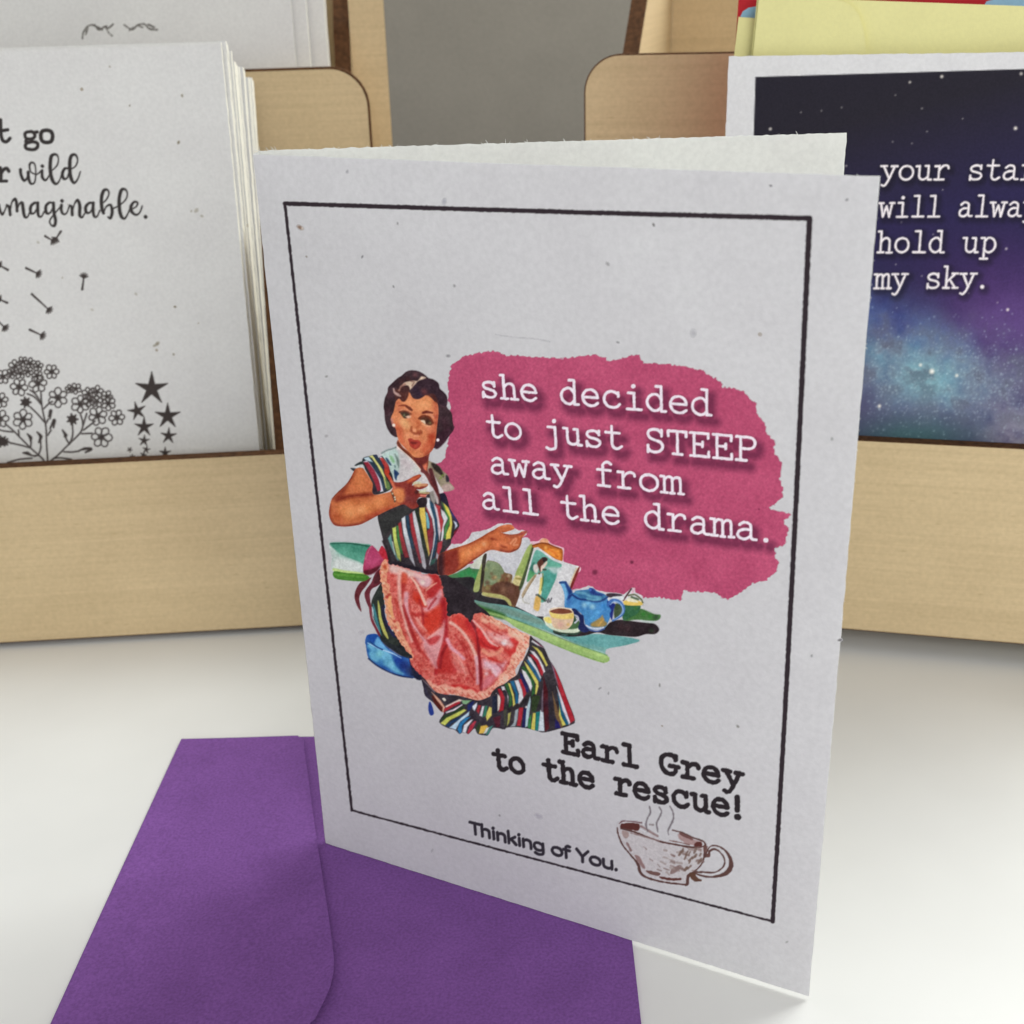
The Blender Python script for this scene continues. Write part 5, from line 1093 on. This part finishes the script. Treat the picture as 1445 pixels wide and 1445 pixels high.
pg('I', '350,270 430,290 430,400 390,480 380,600 330,540 340,400', (190, 76, 58), 4, clip=ap); pg('I', '350,420 410,430 400,520 360,620 330,560', DR, 4, clip=ap, op=.7)
ln('I', '330,260 320,400 330,560 350,720 400,900 430,1040 500,1200', (212, 160, 150), [6, 5, 5, 5, 4, 4, 3], 3.5, .95, ap); ln('I', '490,340 560,430 620,560 680,700', (218, 172, 158), [2, 3.5, 3.5, 4], 2.2, 1, ap)
ln('I', '420,560 420,700 440,840 500,960 600,1100 700,1240', (202, 148, 156), [7, 7, 5, 5, 4, 4], 4, .9, ap); ln('I', '380,720 420,860 470,1000 540,1200 600,1330', DR, [3, 5, 5, 5, 4], 3, .9, ap)
ln('I', '500,820 560,850 600,830 700,860', (164, 36, 34), [4, 6, 5, 3], 3.5, .8, ap); ln('I', '560,890 620,980 690,1060', (212, 140, 130), [4, 4, 2], 3, .9, ap)
pg('I', '720,1160 800,1100 900,1010 960,900 960,1050 930,1200 880,1400 840,1560 760,1500 680,1350 640,1240', (204, 144, 148), 6, clip=ap, op=.9); pg('I', '700,1180 800,1130 880,1140 820,1230 740,1250', (172, 44, 48), 4, clip=ap, op=.85)
ln('I', '720,1160 800,1110 880,1040', (214, 150, 146), 3, 2.4, .9, ap); ln('I', '960,880 960,1100 920,1300 860,1500 820,1640', (156, 30, 38), [3, 6, 6, 6, 5], 3.5, .9, ap)
pg('I', '860,1440 930,1240 1000,1200 1020,1400 1080,1640 900,1640 830,1620', (172, 42, 40), 7, clip=ap, op=.9)
pg('I', '1030,900 1130,830 1240,890 1320,980 1380,1150 1380,1240 1260,1120 1100,1000 1020,960', (196, 64, 56), 5, clip=ap); ln('I', '1020,950 1100,1000 1200,1100 1290,1240 1360,1400 1385,1500', (218, 168, 156), [5, 4, 4, 4, 5, 6], 3, .95, ap)
ln('I', '975,1180 1030,1290 1110,1360 1200,1440', (206, 150, 164), [5, 5, 5, 4], 3.5, .9, ap); ln('I', '1060,1380 1130,1480 1200,1560', (206, 130, 122), 5, 4, .7, ap)
pg('I', '1240,900 1300,960 1380,1130 1400,1300 1360,1300 1330,1150 1220,980', (176, 40, 42), 5, clip=ap)
# long dark fold and the right-hand lap
ln('J', '350,470 365,600 370,760 390,950 400,1200 410,1300', (126, 22, 30), [4, 5, 4, 5.5, 5, 3], 2.2, .97, ap)
ln('J', '200,150 270,290 340,430 370,540', (112, 24, 34), [5, 5, 4, 4], 2.4, .95, ap)
ln('J', '330,800 345,1000 350,1180', (204, 156, 170), 4, 3.5, .85, ap)
pg('J', '330,380 430,410 500,510 600,600 680,660 620,690 480,670 390,640 360,520', (188, 44, 44), 3.5, clip=ap); ln('J', '280,260 400,380 460,470 540,580 640,640', (220, 166, 160), [2, 3, 4, 4, 2], 2.6, .95, ap)
pg('J', '480,420 640,430 780,480 860,540 880,640 780,640 640,600 560,540', (210, 150, 150), 7, clip=ap, op=.85); bl('J', '740,585', 6.5, (222, 214, 218), op=.95, clip=ap, hard=.2)
pg('J', '300,180 420,170 560,220 700,270 800,330 700,420 560,420 420,340', (202, 112, 96), 8, clip=ap, op=.8)
for t2 in ('430,290', '520,300', '600,470', '520,350', '640,400'): bl('J', t2, 3.4, (172, 52, 46), op=.65, clip=ap)
pg('J', '820,540 880,520 930,540 970,590 940,680 880,780 830,800 780,740 740,690 800,700 880,640', (184, 48, 46), 4, clip=ap); pg('J', '500,800 580,810 700,880 690,900 600,870 520,840', (178, 44, 40), 3, clip=ap)
pg('J', '430,830 520,860 700,900 760,870 700,1000 620,1090 560,1000 440,960', (202, 158, 172), 7, clip=ap, op=.9); bl('J', '590,1010 480,1040', 6, (218, 190, 194), op=.8, clip=ap); pg('J', '440,1120 560,1050 600,1110 520,1220 420,1260', (194, 110, 122), 6, clip=ap, op=.8)
ln('J', '430,700 520,760 640,740 700,680', (216, 142, 118), 5, 3.5, .85, ap); bl('J', '560,730 640,760 680,820', 6, (210, 128, 110), op=.7, clip=ap); bl('J', '480,960', 5, (206, 150, 150), op=.7, clip=ap)
pg('J', '-20,1190 120,1200 200,1220 330,1270 350,1300 200,1280 60,1270 -20,1250', (180, 38, 38), 4, clip=ap, op=.85); ln('J', '0,860 60,960 130,1010', (206, 120, 116), 5, 4, .6, ap); bl('J', '20,980 80,1130 200,1120 40,620 130,700', 5, (166, 36, 42), op=.6, clip=ap)
for t2, c2, w2 in (('600,640 640,800 650,960', (148, 30, 36), 3), ('820,620 760,700 720,760', (150, 30, 38), 3), ('460,640 480,800 540,960 640,1120', (168, 52, 48), 3), ('280,640 300,820 340,980 420,1180', (176, 66, 56), 3),
                    ('560,300 640,340 700,330', (222, 178, 170), 3), ('880,1560 900,1400 960,1260', (126, 20, 28), 4), ('1080,1120 1180,1260 1240,1420', (160, 40, 40), 3), ('700,1300 780,1420 830,1560', (190, 120, 124), 4), ('520,1120 600,1300 720,1460', (168, 44, 42), 3)):
    ln('I', t2, c2, w2, 2.6, .75, ap)
for t2, c2, w2 in (('430,300 560,400 700,470', (166, 44, 42), 3), ('600,520 720,560 820,620', (226, 180, 172), 3), ('400,560 480,640 600,680', (150, 26, 32), 3), ('480,880 560,960 620,1060', (214, 178, 188), 4), ('640,900 700,960 720,1040', (170, 70, 78), 3),
                    ('120,560 200,700 260,860', (160, 38, 38), 3), ('60,760 120,900 180,1060', (212, 138, 130), 3), ('200,900 240,1020 300,1120', (154, 36, 38), 3)):
    ln('J', t2, c2, w2, 2.4, .7, ap)
# ruffles
def ruffle(k, pts, amp, col, r, seed):
    p, _ = smooth_open(P(k, pts), [1] * len(P(k, pts)), 5); rr = random.Random(seed)
    for (x, y) in p:
        Cv.blob(x + rr.uniform(-amp, amp), y + rr.uniform(-amp, amp), r * rr.uniform(.8, 1.3), col, hard=.5, clip=ap, op=.92)
    for (x, y) in p[::3]:
        Cv.line([(x - r * .5, y - r * .5), (x + rr.uniform(-1, 1), y + rr.uniform(-1, 1)), (x + r * .6, y + r * .6)], (178, 84, 70), 1.3, 1.6, True, .7, ap)
    for (x, y) in p[::2]:
        Cv.blob(x + rr.uniform(-amp, amp), y + rr.uniform(-amp, amp), r * .55, rr.choice([(226, 186, 160), (196, 112, 92), (222, 164, 136), (182, 84, 72)]), clip=ap, op=.8)
ruffle('I', '120,120 110,230 120,400 150,540 180,700 200,840 260,1000 330,1130 400,1270 480,1400', 2, (212, 150, 118), 6.5, 1)
bl('I', '130,190', 5, (176, 70, 44), ry=7); bl('I', '190,570 160,600 260,930 230,310', 4, (170, 56, 46)); ln('I', '200,600 190,720 230,860', (220, 160, 110), [3, 6, 3], 2.5, .9)
ruffle('J', '460,210 620,260 780,340 900,420 1000,500 1030,600 980,700 950,800 900,900 850,1000 760,1110 660,1210 560,1330 440,1400 300,1380 150,1340 0,1310', 3, (216, 158, 136), 7.5, 2)
ruffle('J', '900,430 1050,500 1060,600 1000,760 930,900 880,1040 740,1160 600,1300', 2, (220, 170, 150), 6, 3)
ruffle('K', '120,430 250,520 400,520 560,560 700,600 850,620 1000,640 1150,600 1250,520', 2.5, (214, 150, 132), 6.5, 4)
for t2 in ('840,810', '980,760', '870,960', '820,1040', '960,620', '700,1190'): ln('J', f"{t2} {int(t2.split(',')[0])+50},{int(t2.split(',')[1])+22}", (176, 92, 78), 1.8, 1.8, .7, ap)
# skirt at the front
s1 = pg('L', '460,80 510,110 640,220 720,390 800,520 880,700 960,920 1070,1220 1000,1290 880,1330 660,1385 560,1365 420,1330 240,1310 0,1320 -60,1150 -80,900 0,780 120,720 190,660 280,600 320,500 380,380 440,250', (48, 43, 48), 1.3, mask=True)
WT = (204, 203, 208); YL = (196, 186, 92); RE = (156, 34, 46); BLU = (36, 86, 120); GR = (40, 84, 46); NV = (28, 30, 78)
for t_, col in (('490,130 640,230 560,200 480,150', WT), ('500,120 640,225 600,210', (120, 44, 70)), ('490,210 560,240 620,300 700,470 680,490 620,380 560,280', YL),
                ('460,270 520,290 580,370 640,480 665,560 640,580 560,420', WT), ('450,320 500,330 570,400 640,560 630,620 600,600 540,430', RE), ('430,350 470,370 560,520 610,640 600,670 520,580 440,420', WT),
                ('410,400 440,400 540,540 610,680 590,700 500,580', BLU), ('380,420 430,470 500,570 570,690 575,760 545,870 525,860 540,730 480,620 420,520', YL), ('340,500 380,480 440,560 520,700 530,850 480,900 490,760 420,620', GR),
                ('350,530 400,560 470,680 490,760 470,820 430,740 370,620', WT), ('320,560 360,600 440,760 440,840 400,830 340,690', NV), ('300,660 340,660 400,800 410,860 370,920 350,800', RE),
                ('250,680 300,670 350,800 370,920 320,1010 290,980 310,860', WT), ('190,690 240,680 300,860 300,980 260,1000 260,860', (30, 92, 130)), ('155,710 190,720 240,870 260,1000 230,1040 220,900', YL),
                ('110,720 160,720 210,880 220,1000 170,1060 180,900', GR), ('70,760 110,760 165,900 160,980 110,1110 120,960', WT), ('20,790 60,790 120,920 110,1010 60,1110 50,920', RE), ('0,850 40,870 60,980 30,1110 0,1080', WT),
                ('460,900 470,960 430,1300 390,1320 400,1100', (160, 184, 192)), ('310,1040 370,1050 350,1200 330,1300 280,1290 300,1150', RE), ('375,1060 410,1060 390,1320 350,1320 360,1200', NV), ('150,1130 200,1110 180,1250 140,1310', (152, 150, 78)),
                ('260,1080 300,1060 290,1200 260,1300 190,1310 240,1250', (140, 150, 156)), ('500,1120 540,1120 530,1360 470,1350', YL), ('540,1110 600,1100 570,1360 530,1360', (32, 116, 112)), ('440,1200 480,1130 470,1350 430,1320', (48, 116, 66)),
                ('600,1080 640,1110 655,1370 570,1365', (190, 200, 208)), ('620,860 650,700 640,1000 640,1110 610,1100', (104, 92, 104)), ('640,620 700,820 720,1330 665,1380 640,1000', (72, 20, 28)), ('760,830 830,1050 900,1330 870,1330 800,1150', (110, 84, 58)),
                ('860,1000 900,1200 960,1280 900,1300 850,1150', YL), ('830,850 870,950 900,1080 990,1270 950,1290 880,1150', (28, 88, 118)), ('820,760 870,860 950,1080 1010,1250 990,1280 900,1080', (200, 196, 206)),
                ('770,480 800,520 880,700 960,920 1070,1220 1010,1260 940,1050 860,830', RE), ('740,430 780,500 840,740 800,640', (120, 92, 112)), ('800,1200 850,1250 880,1330 800,1330', (34, 30, 92)), ('480,900 560,880 600,900 540,1100 480,1110', (44, 58, 34))):
    pg('L', t_, col, 2.0, clip=s1, sm=False)
bl('L', '80,1200', 10, (72, 22, 36), op=.9, clip=s1); bl('L', '410,1040', 3, WT); bl('L', '700,1000 740,1200', 12, (36, 30, 48), op=.5, clip=s1); ln('L', '120,1080 220,1060 330,1010 420,900', (36, 32, 34), 5, 3, .9, s1)
s2 = pg('K', '-10,300 60,340 140,450 250,560 400,600 620,620 850,680 1000,700 1250,600 1445,560 1445,1150 1290,1170 1200,1180 1130,1290 1080,1300 950,1270 900,1180 800,1270 760,1260 690,1250 640,1270 560,1200 440,1170 300,1070 380,920 320,880 200,740 60,620 30,480', (48, 42, 50), 1.3, mask=True)
for t_, col in (('-10,330 30,420 60,620 120,680 200,740 120,600 60,420', (44, 40, 56)), ('170,620 250,620 380,780 380,860 320,980 290,920 220,780', (76, 26, 20)), ('170,560 220,600 320,700 400,820 370,940 300,1000 350,900 360,820 260,700', (196, 152, 130)),
                ('400,800 560,720 640,680 700,700 560,780 420,830', (214, 192, 182)), ('390,840 560,750 640,720 660,750 520,820 390,900 360,950', RE), ('410,900 540,850 680,770 700,780 560,880 420,920', (206, 200, 206)),
                ('300,1070 380,960 560,880 700,790 740,810 640,900 500,940 380,1040', (40, 60, 36)), ('320,1090 420,1000 560,930 720,850 760,870 640,960 480,1040 400,1130', (186, 192, 92)), ('400,1130 520,1040 640,980 700,960 620,1040 500,1100 470,1165', (28, 54, 88)),
                ('470,1165 560,1090 680,990 810,890 800,960 660,1060 580,1200', (172, 196, 214)), ('610,1200 640,1090 740,1000 830,980 760,1050 690,1130 680,1250 640,1270', (40, 112, 162)), ('690,1250 720,1120 840,1030 870,1030 780,1150 750,1260', (204, 206, 212)),
                ('770,1260 820,1130 900,1050 930,1060 860,1200 800,1275', (154, 40, 56)), ('860,800 940,740 940,800 900,880 870,850', (200, 206, 218)), ('680,700 850,700 760,770 700,760', (120, 160, 120)), ('930,880 960,780 1010,790 970,930', (150, 40, 48)),
                ('980,960 1030,800 1065,800 1030,980', (200, 198, 204)), ('1030,990 1080,790 1120,800 1100,960', (44, 106, 84)), ('1110,900 1150,810 1190,830 1190,960 1110,1050 1090,980', YL), ('1200,640 1280,620 1280,900 1200,940', (28, 34, 52)),
                ('1290,600 1340,640 1340,860 1290,880', (206, 198, 190)), ('1290,510 1350,500 1410,660 1390,870 1310,900 1350,700', RE), ('1390,880 1445,800 1445,1120 1400,1150', (60, 62, 52)), ('970,1270 1000,1140 1100,1120 1130,1150 1060,1260', (206, 168, 72)),
                ('920,1180 980,1080 1000,1120 960,1270', (44, 60, 34)), ('1080,1300 1160,1150 1210,1130 1140,1280', (62, 122, 112)), ('1050,1270 1100,1170 1150,1160 1100,1260', (196, 204, 196)), ('1210,1000 1340,960 1330,1150 1270,1170', (74, 26, 38)), ('780,780 860,720 900,720 830,860 780,900', (24, 34, 86))):
    pg('K', t_, col, 2.0, clip=s2, sm=False)
pg('K', '350,670 390,660 415,700 385,715', (200, 196, 184), 1.6); pg('K', '125,740 160,740 210,920 150,955 115,860', (34, 54, 128), 1.4); ln('K', '20,350 120,450 220,560', (150, 130, 136), 1.6, 1.8, .6, s2)
# printed grain over the whole picture
gr = (vnoise(Cv.X.shape, 2.2, 91) - .5) * 14 + (vnoise(Cv.X.shape, 5, 92) - .5) * 12 + (vnoise(Cv.X.shape, 16, 94) - .5) * 16
Cv.rgb = np.clip(Cv.rgb + gr[..., None] * (Cv.a > .5)[..., None], 5, 250)
Cv.mesh('illustration', fp_, 0.00005, front, gain=1.04)
# the patch is printed only where the picture does not cover it
ux = np.clip(((patch.X - Cv.x[0]) / .8 + .5).astype(int), 0, len(Cv.x) - 1); uy = np.clip(((patch.Y - Cv.y[0]) / .8 + .5).astype(int), 0, len(Cv.y) - 1)
cov = (Cv.a[uy, ux] > .995) & (patch.X > Cv.x[0]) & (patch.X < Cv.x[-1]) & (patch.Y < Cv.y[-1]) & (patch.Y > Cv.y[0])
er = cov.copy(); er[2:-2, 2:-2] &= cov[4:, 2:-2] & cov[:-4, 2:-2] & cov[2:-2, 4:] & cov[2:-2, :-4]
patch.mesh('pink_patch', fp_, 0.00002, front, cut=er)
for s_, st in ts: lettering('lettering', fp_, 0.00008, front, st, (226, 212, 224), under=patch, rough=.35)

# dark typed lines and the small sans line
for s_, A, B, xh, wp in (('Earl Grey', (791.5, 1061.5), (1047.5, 1116.5), 19.5, 6.3), ('to the rescue!', (695.5, 1083.5), (1048.5, 1159.5), 19.5, 6.3)):
    lettering('lettering', fp_, 0.00002, front, text_strokes(fp_, s_, A, B, xh, wpx=wp, asc=.8), (38, 32, 36), rough=.55)
lettering('lettering', fp_, 0.00002, front, text_strokes(fp_, 'Thinking of You.', (663.5, 1175.5), (872.5, 1229.7), 10.6, font='sans', wpx=4.3, asc=1.05), (46, 42, 50), rough=.15)

# teacup drawing
T = Canvas(864, 1134, 1036, 1254, 0.8)
def tl(t, col, wd, soft=1.2, op=1.0): T.line(P('N', t), [q * .88 for q in col], (wd * 1.2 + .2) if np.isscalar(wd) else [q * 1.2 + .2 for q in wd], soft, True, op, rough=.35)
def tp(t, col, soft=1.5, op=1.0, sm=True): T.poly(P('N', t), col, soft, sm, op, rough=.5)
CB = (96, 66, 62); CD = (84, 44, 40)
tp('120,160 350,170 330,260 500,330 720,440 1020,450 1090,420 1060,600 980,700 880,760 860,860 640,840 400,750 330,660 200,470 100,330 90,230', (178, 168, 168), 3, .35)
tl('85,230 95,300 150,430 240,540 320,640 350,740 440,800 640,850 860,875', CB, [1.4, 1.6, 1.6, 1.5, 3, 3, 2.2, 1.6, 2.2])
tl('110,180 150,155 250,160 360,175', (130, 104, 108), 1.3); tp('130,190 220,175 330,190 325,260 240,255 130,240', CD, 1.3); bl2 = T.blob
tl('130,240 240,265 360,310 480,355 600,395 760,425 920,455 1040,450 1080,430', CB, [1.8, 2.2, 1.8, 1.4, 2.2, 1.8, 2.4, 1.4, 1.4])
tl('240,290 400,335 560,380', (150, 128, 126), 1.2); tl('350,215 400,240 460,280 540,325', (140, 112, 110), 2.2, 1.8, .8)
tl('712,260 820,290 920,340 1000,365 1060,390 1085,430', CB, [1, 1.8, 2, 1.4, 1.6, 1.8]); tp('780,300 860,320 960,370 1040,400 1030,440 940,430 860,410 780,350', (150, 118, 116), 1.6, .8); tp('980,400 1040,400 1040,445 960,440', CD, 1.4); tp('780,295 830,300 940,355 930,375 840,335', (104, 72, 70), 1.4)
tl('680,378 800,400 900,425', (140, 112, 110), 1.2); tl('1080,440 1060,600 1010,680 940,740 890,780 880,860 860,878', CB, [2, 1.6, 1.4, 1.8, 3.5, 3.5, 2.4])
tp('140,260 210,280 215,330 180,350 150,320', (150, 128, 124), 1.6, .85); tp('185,400 210,400 250,480 230,495', (122, 98, 96), 1.4, .9); tp('280,540 340,560 400,680 380,690 320,620', (130, 100, 98), 1.6, .85)
tp('410,715 480,720 570,745 545,775 450,750', CB, 1.3, .9); tp('570,780 700,800 800,800 800,825 680,825 580,805', CD, 1.4, .95); tp('690,720 740,670 800,655 810,680 760,730 690,755', (122, 100, 98), 1.6, .9)
rt = random.Random(5)
for _ in range(46):
    x = rt.uniform(380, 1030); y = rt.uniform(430, 760)
    if y > 760 - (x - 600) * .1 or (x < 500 and y > 640): continue
    tl(f'{x},{y} {x+rt.uniform(20,70)},{y+rt.uniform(5,30)}', rt.choice([(150, 128, 124), (166, 150, 146), (132, 108, 104)]), rt.uniform(1, 2.4), 1.6, .7)
for _ in range(16):
    x = rt.uniform(800, 1040); y = rt.uniform(470, 700); tl(f'{x},{y} {x-rt.uniform(10,40)},{y+rt.uniform(20,50)}', (118, 94, 84), rt.uniform(1.4, 3), 1.6, .75)
tl('1080,560 1100,500 1140,445 1210,440 1290,480 1350,550 1375,640 1350,720 1280,765 1160,790 1040,775 960,745', CB, [2, 2, 1.2, 1.2, 1.6, 3, 5, 5.5, 4, 2, 2, 2]); tl('1080,545 1120,540 1130,500 1180,475 1240,505 1290,570 1300,640 1260,700 1180,740 1060,735 960,735', CB, [2.5, 3, 2.6, 2.4, 1.4, 1.4, 1.6, 1.4, 1.4, 2, 2])
tp('900,740 960,740 990,790 1040,830 960,840 910,790', (88, 60, 48), 1.3); tp('1060,440 1110,450 1080,520 1060,500', CB, 1.4, .9); tp('1090,530 1130,530 1130,560 1095,565', CB, 1.2)
for t_ in ('450,-10 460,60 425,130 410,200 430,270', '560,0 585,50 560,120 530,180 540,250 545,280', '680,-10 715,60 720,130 690,200 660,260 665,310'): tl(t_, (120, 112, 118), [1.0, 1.7, 1.7, 1.1], 1.3, .9)
tl('455,195 490,200', (150, 140, 140), 1.6)
T.mesh('teacup_drawing', fp_, 0.00002, front)

# flecks pressed into the card
c = Canvas(362, 225, 1236, 1390, 0.8)
for x, y, r, col in [(424, 321, 6.5, (112, 86, 70)), (512, 362, 3, (110, 108, 112)), (433, 362, 2.2, (130, 120, 110)), (491, 242, 3, (150, 148, 155)), (628, 284, 6, (158, 158, 168)), (562, 315, 2.4, (130, 128, 130)), (556, 404, 2.6, (110, 108, 110)), (642, 403, 2.4, (130, 128, 130)),
                     (1088, 262, 2.6, (90, 88, 92)), (1195, 282, 3, (130, 128, 132)), (923, 317, 3.2, (90, 86, 84)), (858, 372, 4, (140, 138, 140)), (872, 483, 3.2, (130, 128, 132)), (978, 470, 7, (165, 164, 170)), (461, 531, 2.6, (130, 130, 128)), (461, 615, 3, (150, 146, 150)), (633, 502, 3.6, (120, 118, 122)),
                     (1184, 906, 4.0, (74, 70, 72)), (1144, 928, 2.4, (130, 130, 132)), (1173, 621, 3.2, (140, 140, 140)), (760, 1152, 7, (160, 158, 166)), (1040, 1027, 3, (120, 118, 112)), (846, 972, 3, (130, 130, 132)), (510, 892, 5, (165, 162, 168)), (858, 979, 2.4, (140, 138, 140)), (1110, 1330, 2.6, (140, 140, 138)), (610, 1200, 3, (150, 148, 152)), (705, 1151, 2.4, (120, 118, 120)), (930, 968, 3, (120, 118, 115))]:
    c.blob(x, y, r * 1.15, col, r * random.uniform(.55, .9), random.random() * 3, .85, hard=.15)
c.blob(427, 322, 3, (200, 190, 182), op=.9)
c.line([(700, 472), (728, 476), (756, 478), (776, 482)], (168, 166, 172), .9, 1.0, op=.8)
c.mesh('paper_flecks', fp_, 0.00002, front, thr=.12)['kind'] = 'stuff'
